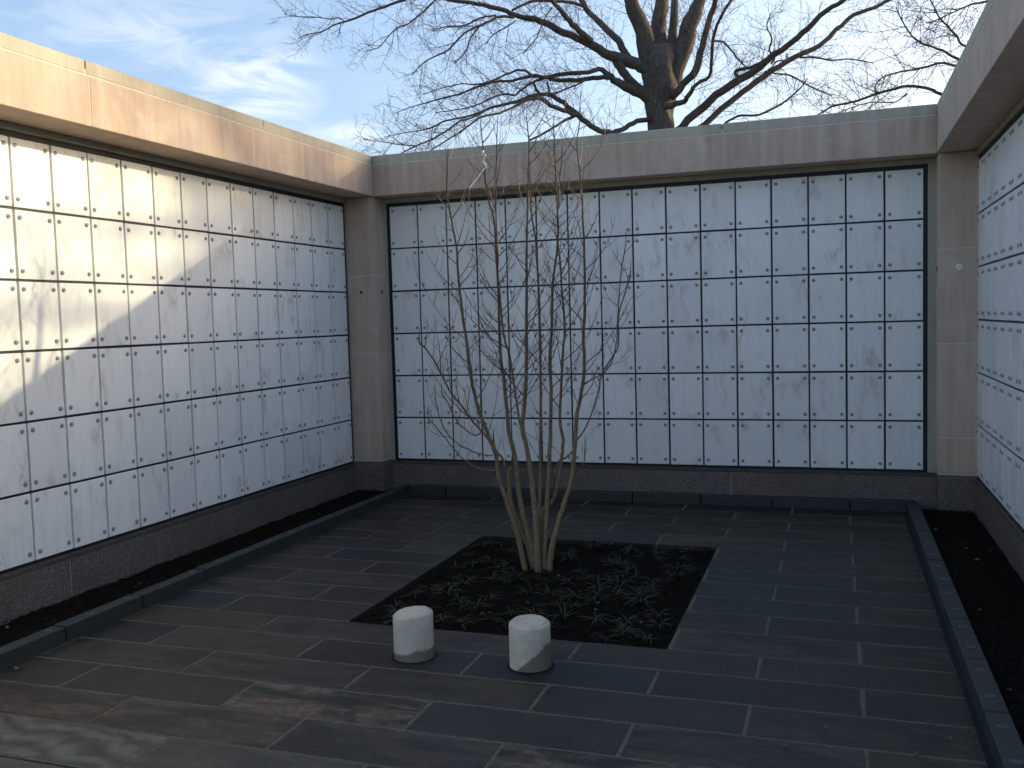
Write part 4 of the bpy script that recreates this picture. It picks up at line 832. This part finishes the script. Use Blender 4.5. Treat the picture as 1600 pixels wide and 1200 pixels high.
# ---------------------------------------------------------------- fallen leaves
def leaf_mesh(seed, L=0.035):
    random.seed(seed); vs, fs = [], []
    n = 6
    for i in range(n + 1):
        t = i / n; w = 0.42 * L * math.sin(math.pi * min(1, t * 0.95 + 0.03)) ** 0.8 * random.uniform(0.8, 1.15)
        z = 0.004 + 0.010 * abs(math.sin(t * 3.0 + seed)) ; vs += [((t - .5) * L, -w, z + 0.004), ((t - .5) * L, 0, z - 0.002), ((t - .5) * L, w, z + random.uniform(0, .006))]
    for i in range(n):
        for j in (0, 1): fs.append((3 * i + j, 3 * i + 3 + j, 3 * i + 4 + j, 3 * i + 1 + j))
    return pymesh('fallen_leaf', vs, fs, DRY)
LV = [leaf_mesh(i) for i in range(5)]
leaves = LEAVES
for i, (x, y, z, s, lab) in enumerate(leaves):
    o = link('fallen_leaf', LV[i % 5], None, (x, y, z)); o.rotation_euler = (random.uniform(-.15, .15), random.uniform(-.15, .15), random.uniform(0, 6.28)); o.scale = (s * .75, s * .75, s * .75)
    prep(o, label=lab, cat='leaf', group='dry leaves scattered over the court')
random.seed(77)
for i in range(22):
    if i % 2: x, y, g, lab = random.uniform(15.9, 17.0), random.uniform(-14, -1.5), 'dry leaves in the right mulch strip', 'small dry leaf lying on the dark mulch below the right wall'
    else: x, y, g, lab = random.uniform(-0.95, 0.2), random.uniform(-16.5, -1.5), 'dry leaves in the left mulch strip', 'small dry leaf lying on the mulch below the left wall'
    o = link('fallen_leaf', LV[i % 5], None, (x * S, y * S, 0.066)); o.rotation_euler = (random.uniform(-.3, .3), random.uniform(-.3, .3), random.uniform(0, 6.28)); q = random.uniform(.4, 1.0); o.scale = (q, q, q)
    prep(o, label=lab, cat='leaf', group=g)

random.seed(61)
for i in range(16):
    o = link('fallen_leaf', LV[i % 5], None, (random.uniform(5.2, 10.8) * S, random.uniform(-12.4, -5.7) * S, -0.008)); o.rotation_euler = (random.uniform(-.3, .3), random.uniform(-.3, .3), random.uniform(0, 6.28)); q = random.uniform(.4, .9); o.scale = (q, q, q)
    prep(o, label='small dead leaf caught among the tufts of the square bed', cat='leaf', group='dead leaves in the square bed')
random.seed(19)
vs, fs = [], []
for i in range(420):
    x, y = random.uniform(0.65, 15.3), random.uniform(-18.5, -0.5)
    if i % 3 == 0: x = random.choice((random.uniform(15.40, 15.5), random.uniform(0.57, 0.75)))
    if 4.9 < x < 11.1 and -12.8 < y < -5.3: continue
    k = len(vs); r = random.uniform(0.0015, 0.0055); a0 = random.uniform(0, 6)
    for q in range(5):
        a = a0 + q * 1.256; rr = r * random.uniform(.6, 1.3); vs.append((x * S + math.cos(a) * rr, y * S + math.sin(a) * rr * .7, 0.0012 + random.uniform(0, 0.001)))
    vs.append((x * S, y * S, 0.0012 + r * 0.6))
    for q in range(5): fs.append((k + q, k + (q + 1) % 5, k + 5))
o = link('grit', pymesh('grit', vs, fs, CRUMB)); prep(o, label='scattered crumbs of grit and leaf on the slate paving', cat='grit', kind='stuff')

# ---------------------------------------------------------------- the trees beyond the walls
spec1 = [(0.17, 0.7, 2.1, 0.010, 0.9, 0.10, Vector((0, 0, 0.05))), (0.19, 0.30, 0.95, 0.0055, 0.8, 0.13, Vector((0, 0, 0.05))), (0.14, 0.12, 0.42, 0.0038, 0.9, 0.12, Vector((0, 0, 0.03)))]
t, n1 = tree('huge bare tree standing behind the middle of the back wall', TR1, LIMBS1, spec1, 3)
spec2 = [(0.16, 0.7, 1.9, 0.0085, 0.8, 0.13, Vector((0, 0, 0.04))), (0.16, 0.30, 0.8, 0.0045, 0.7, 0.15, Vector((0, 0, 0.03))), (0.13, 0.10, 0.34, 0.003, 0.8, 0.14, Vector((0, 0, 0.02)))]
t, n2 = tree('second bare tree beyond the right wall, only its fine left branches in view', TR2, LIMBS2, spec2, 9, extra=16)
print('twig faces', n1, n2, 'objects', len(bpy.data.objects))
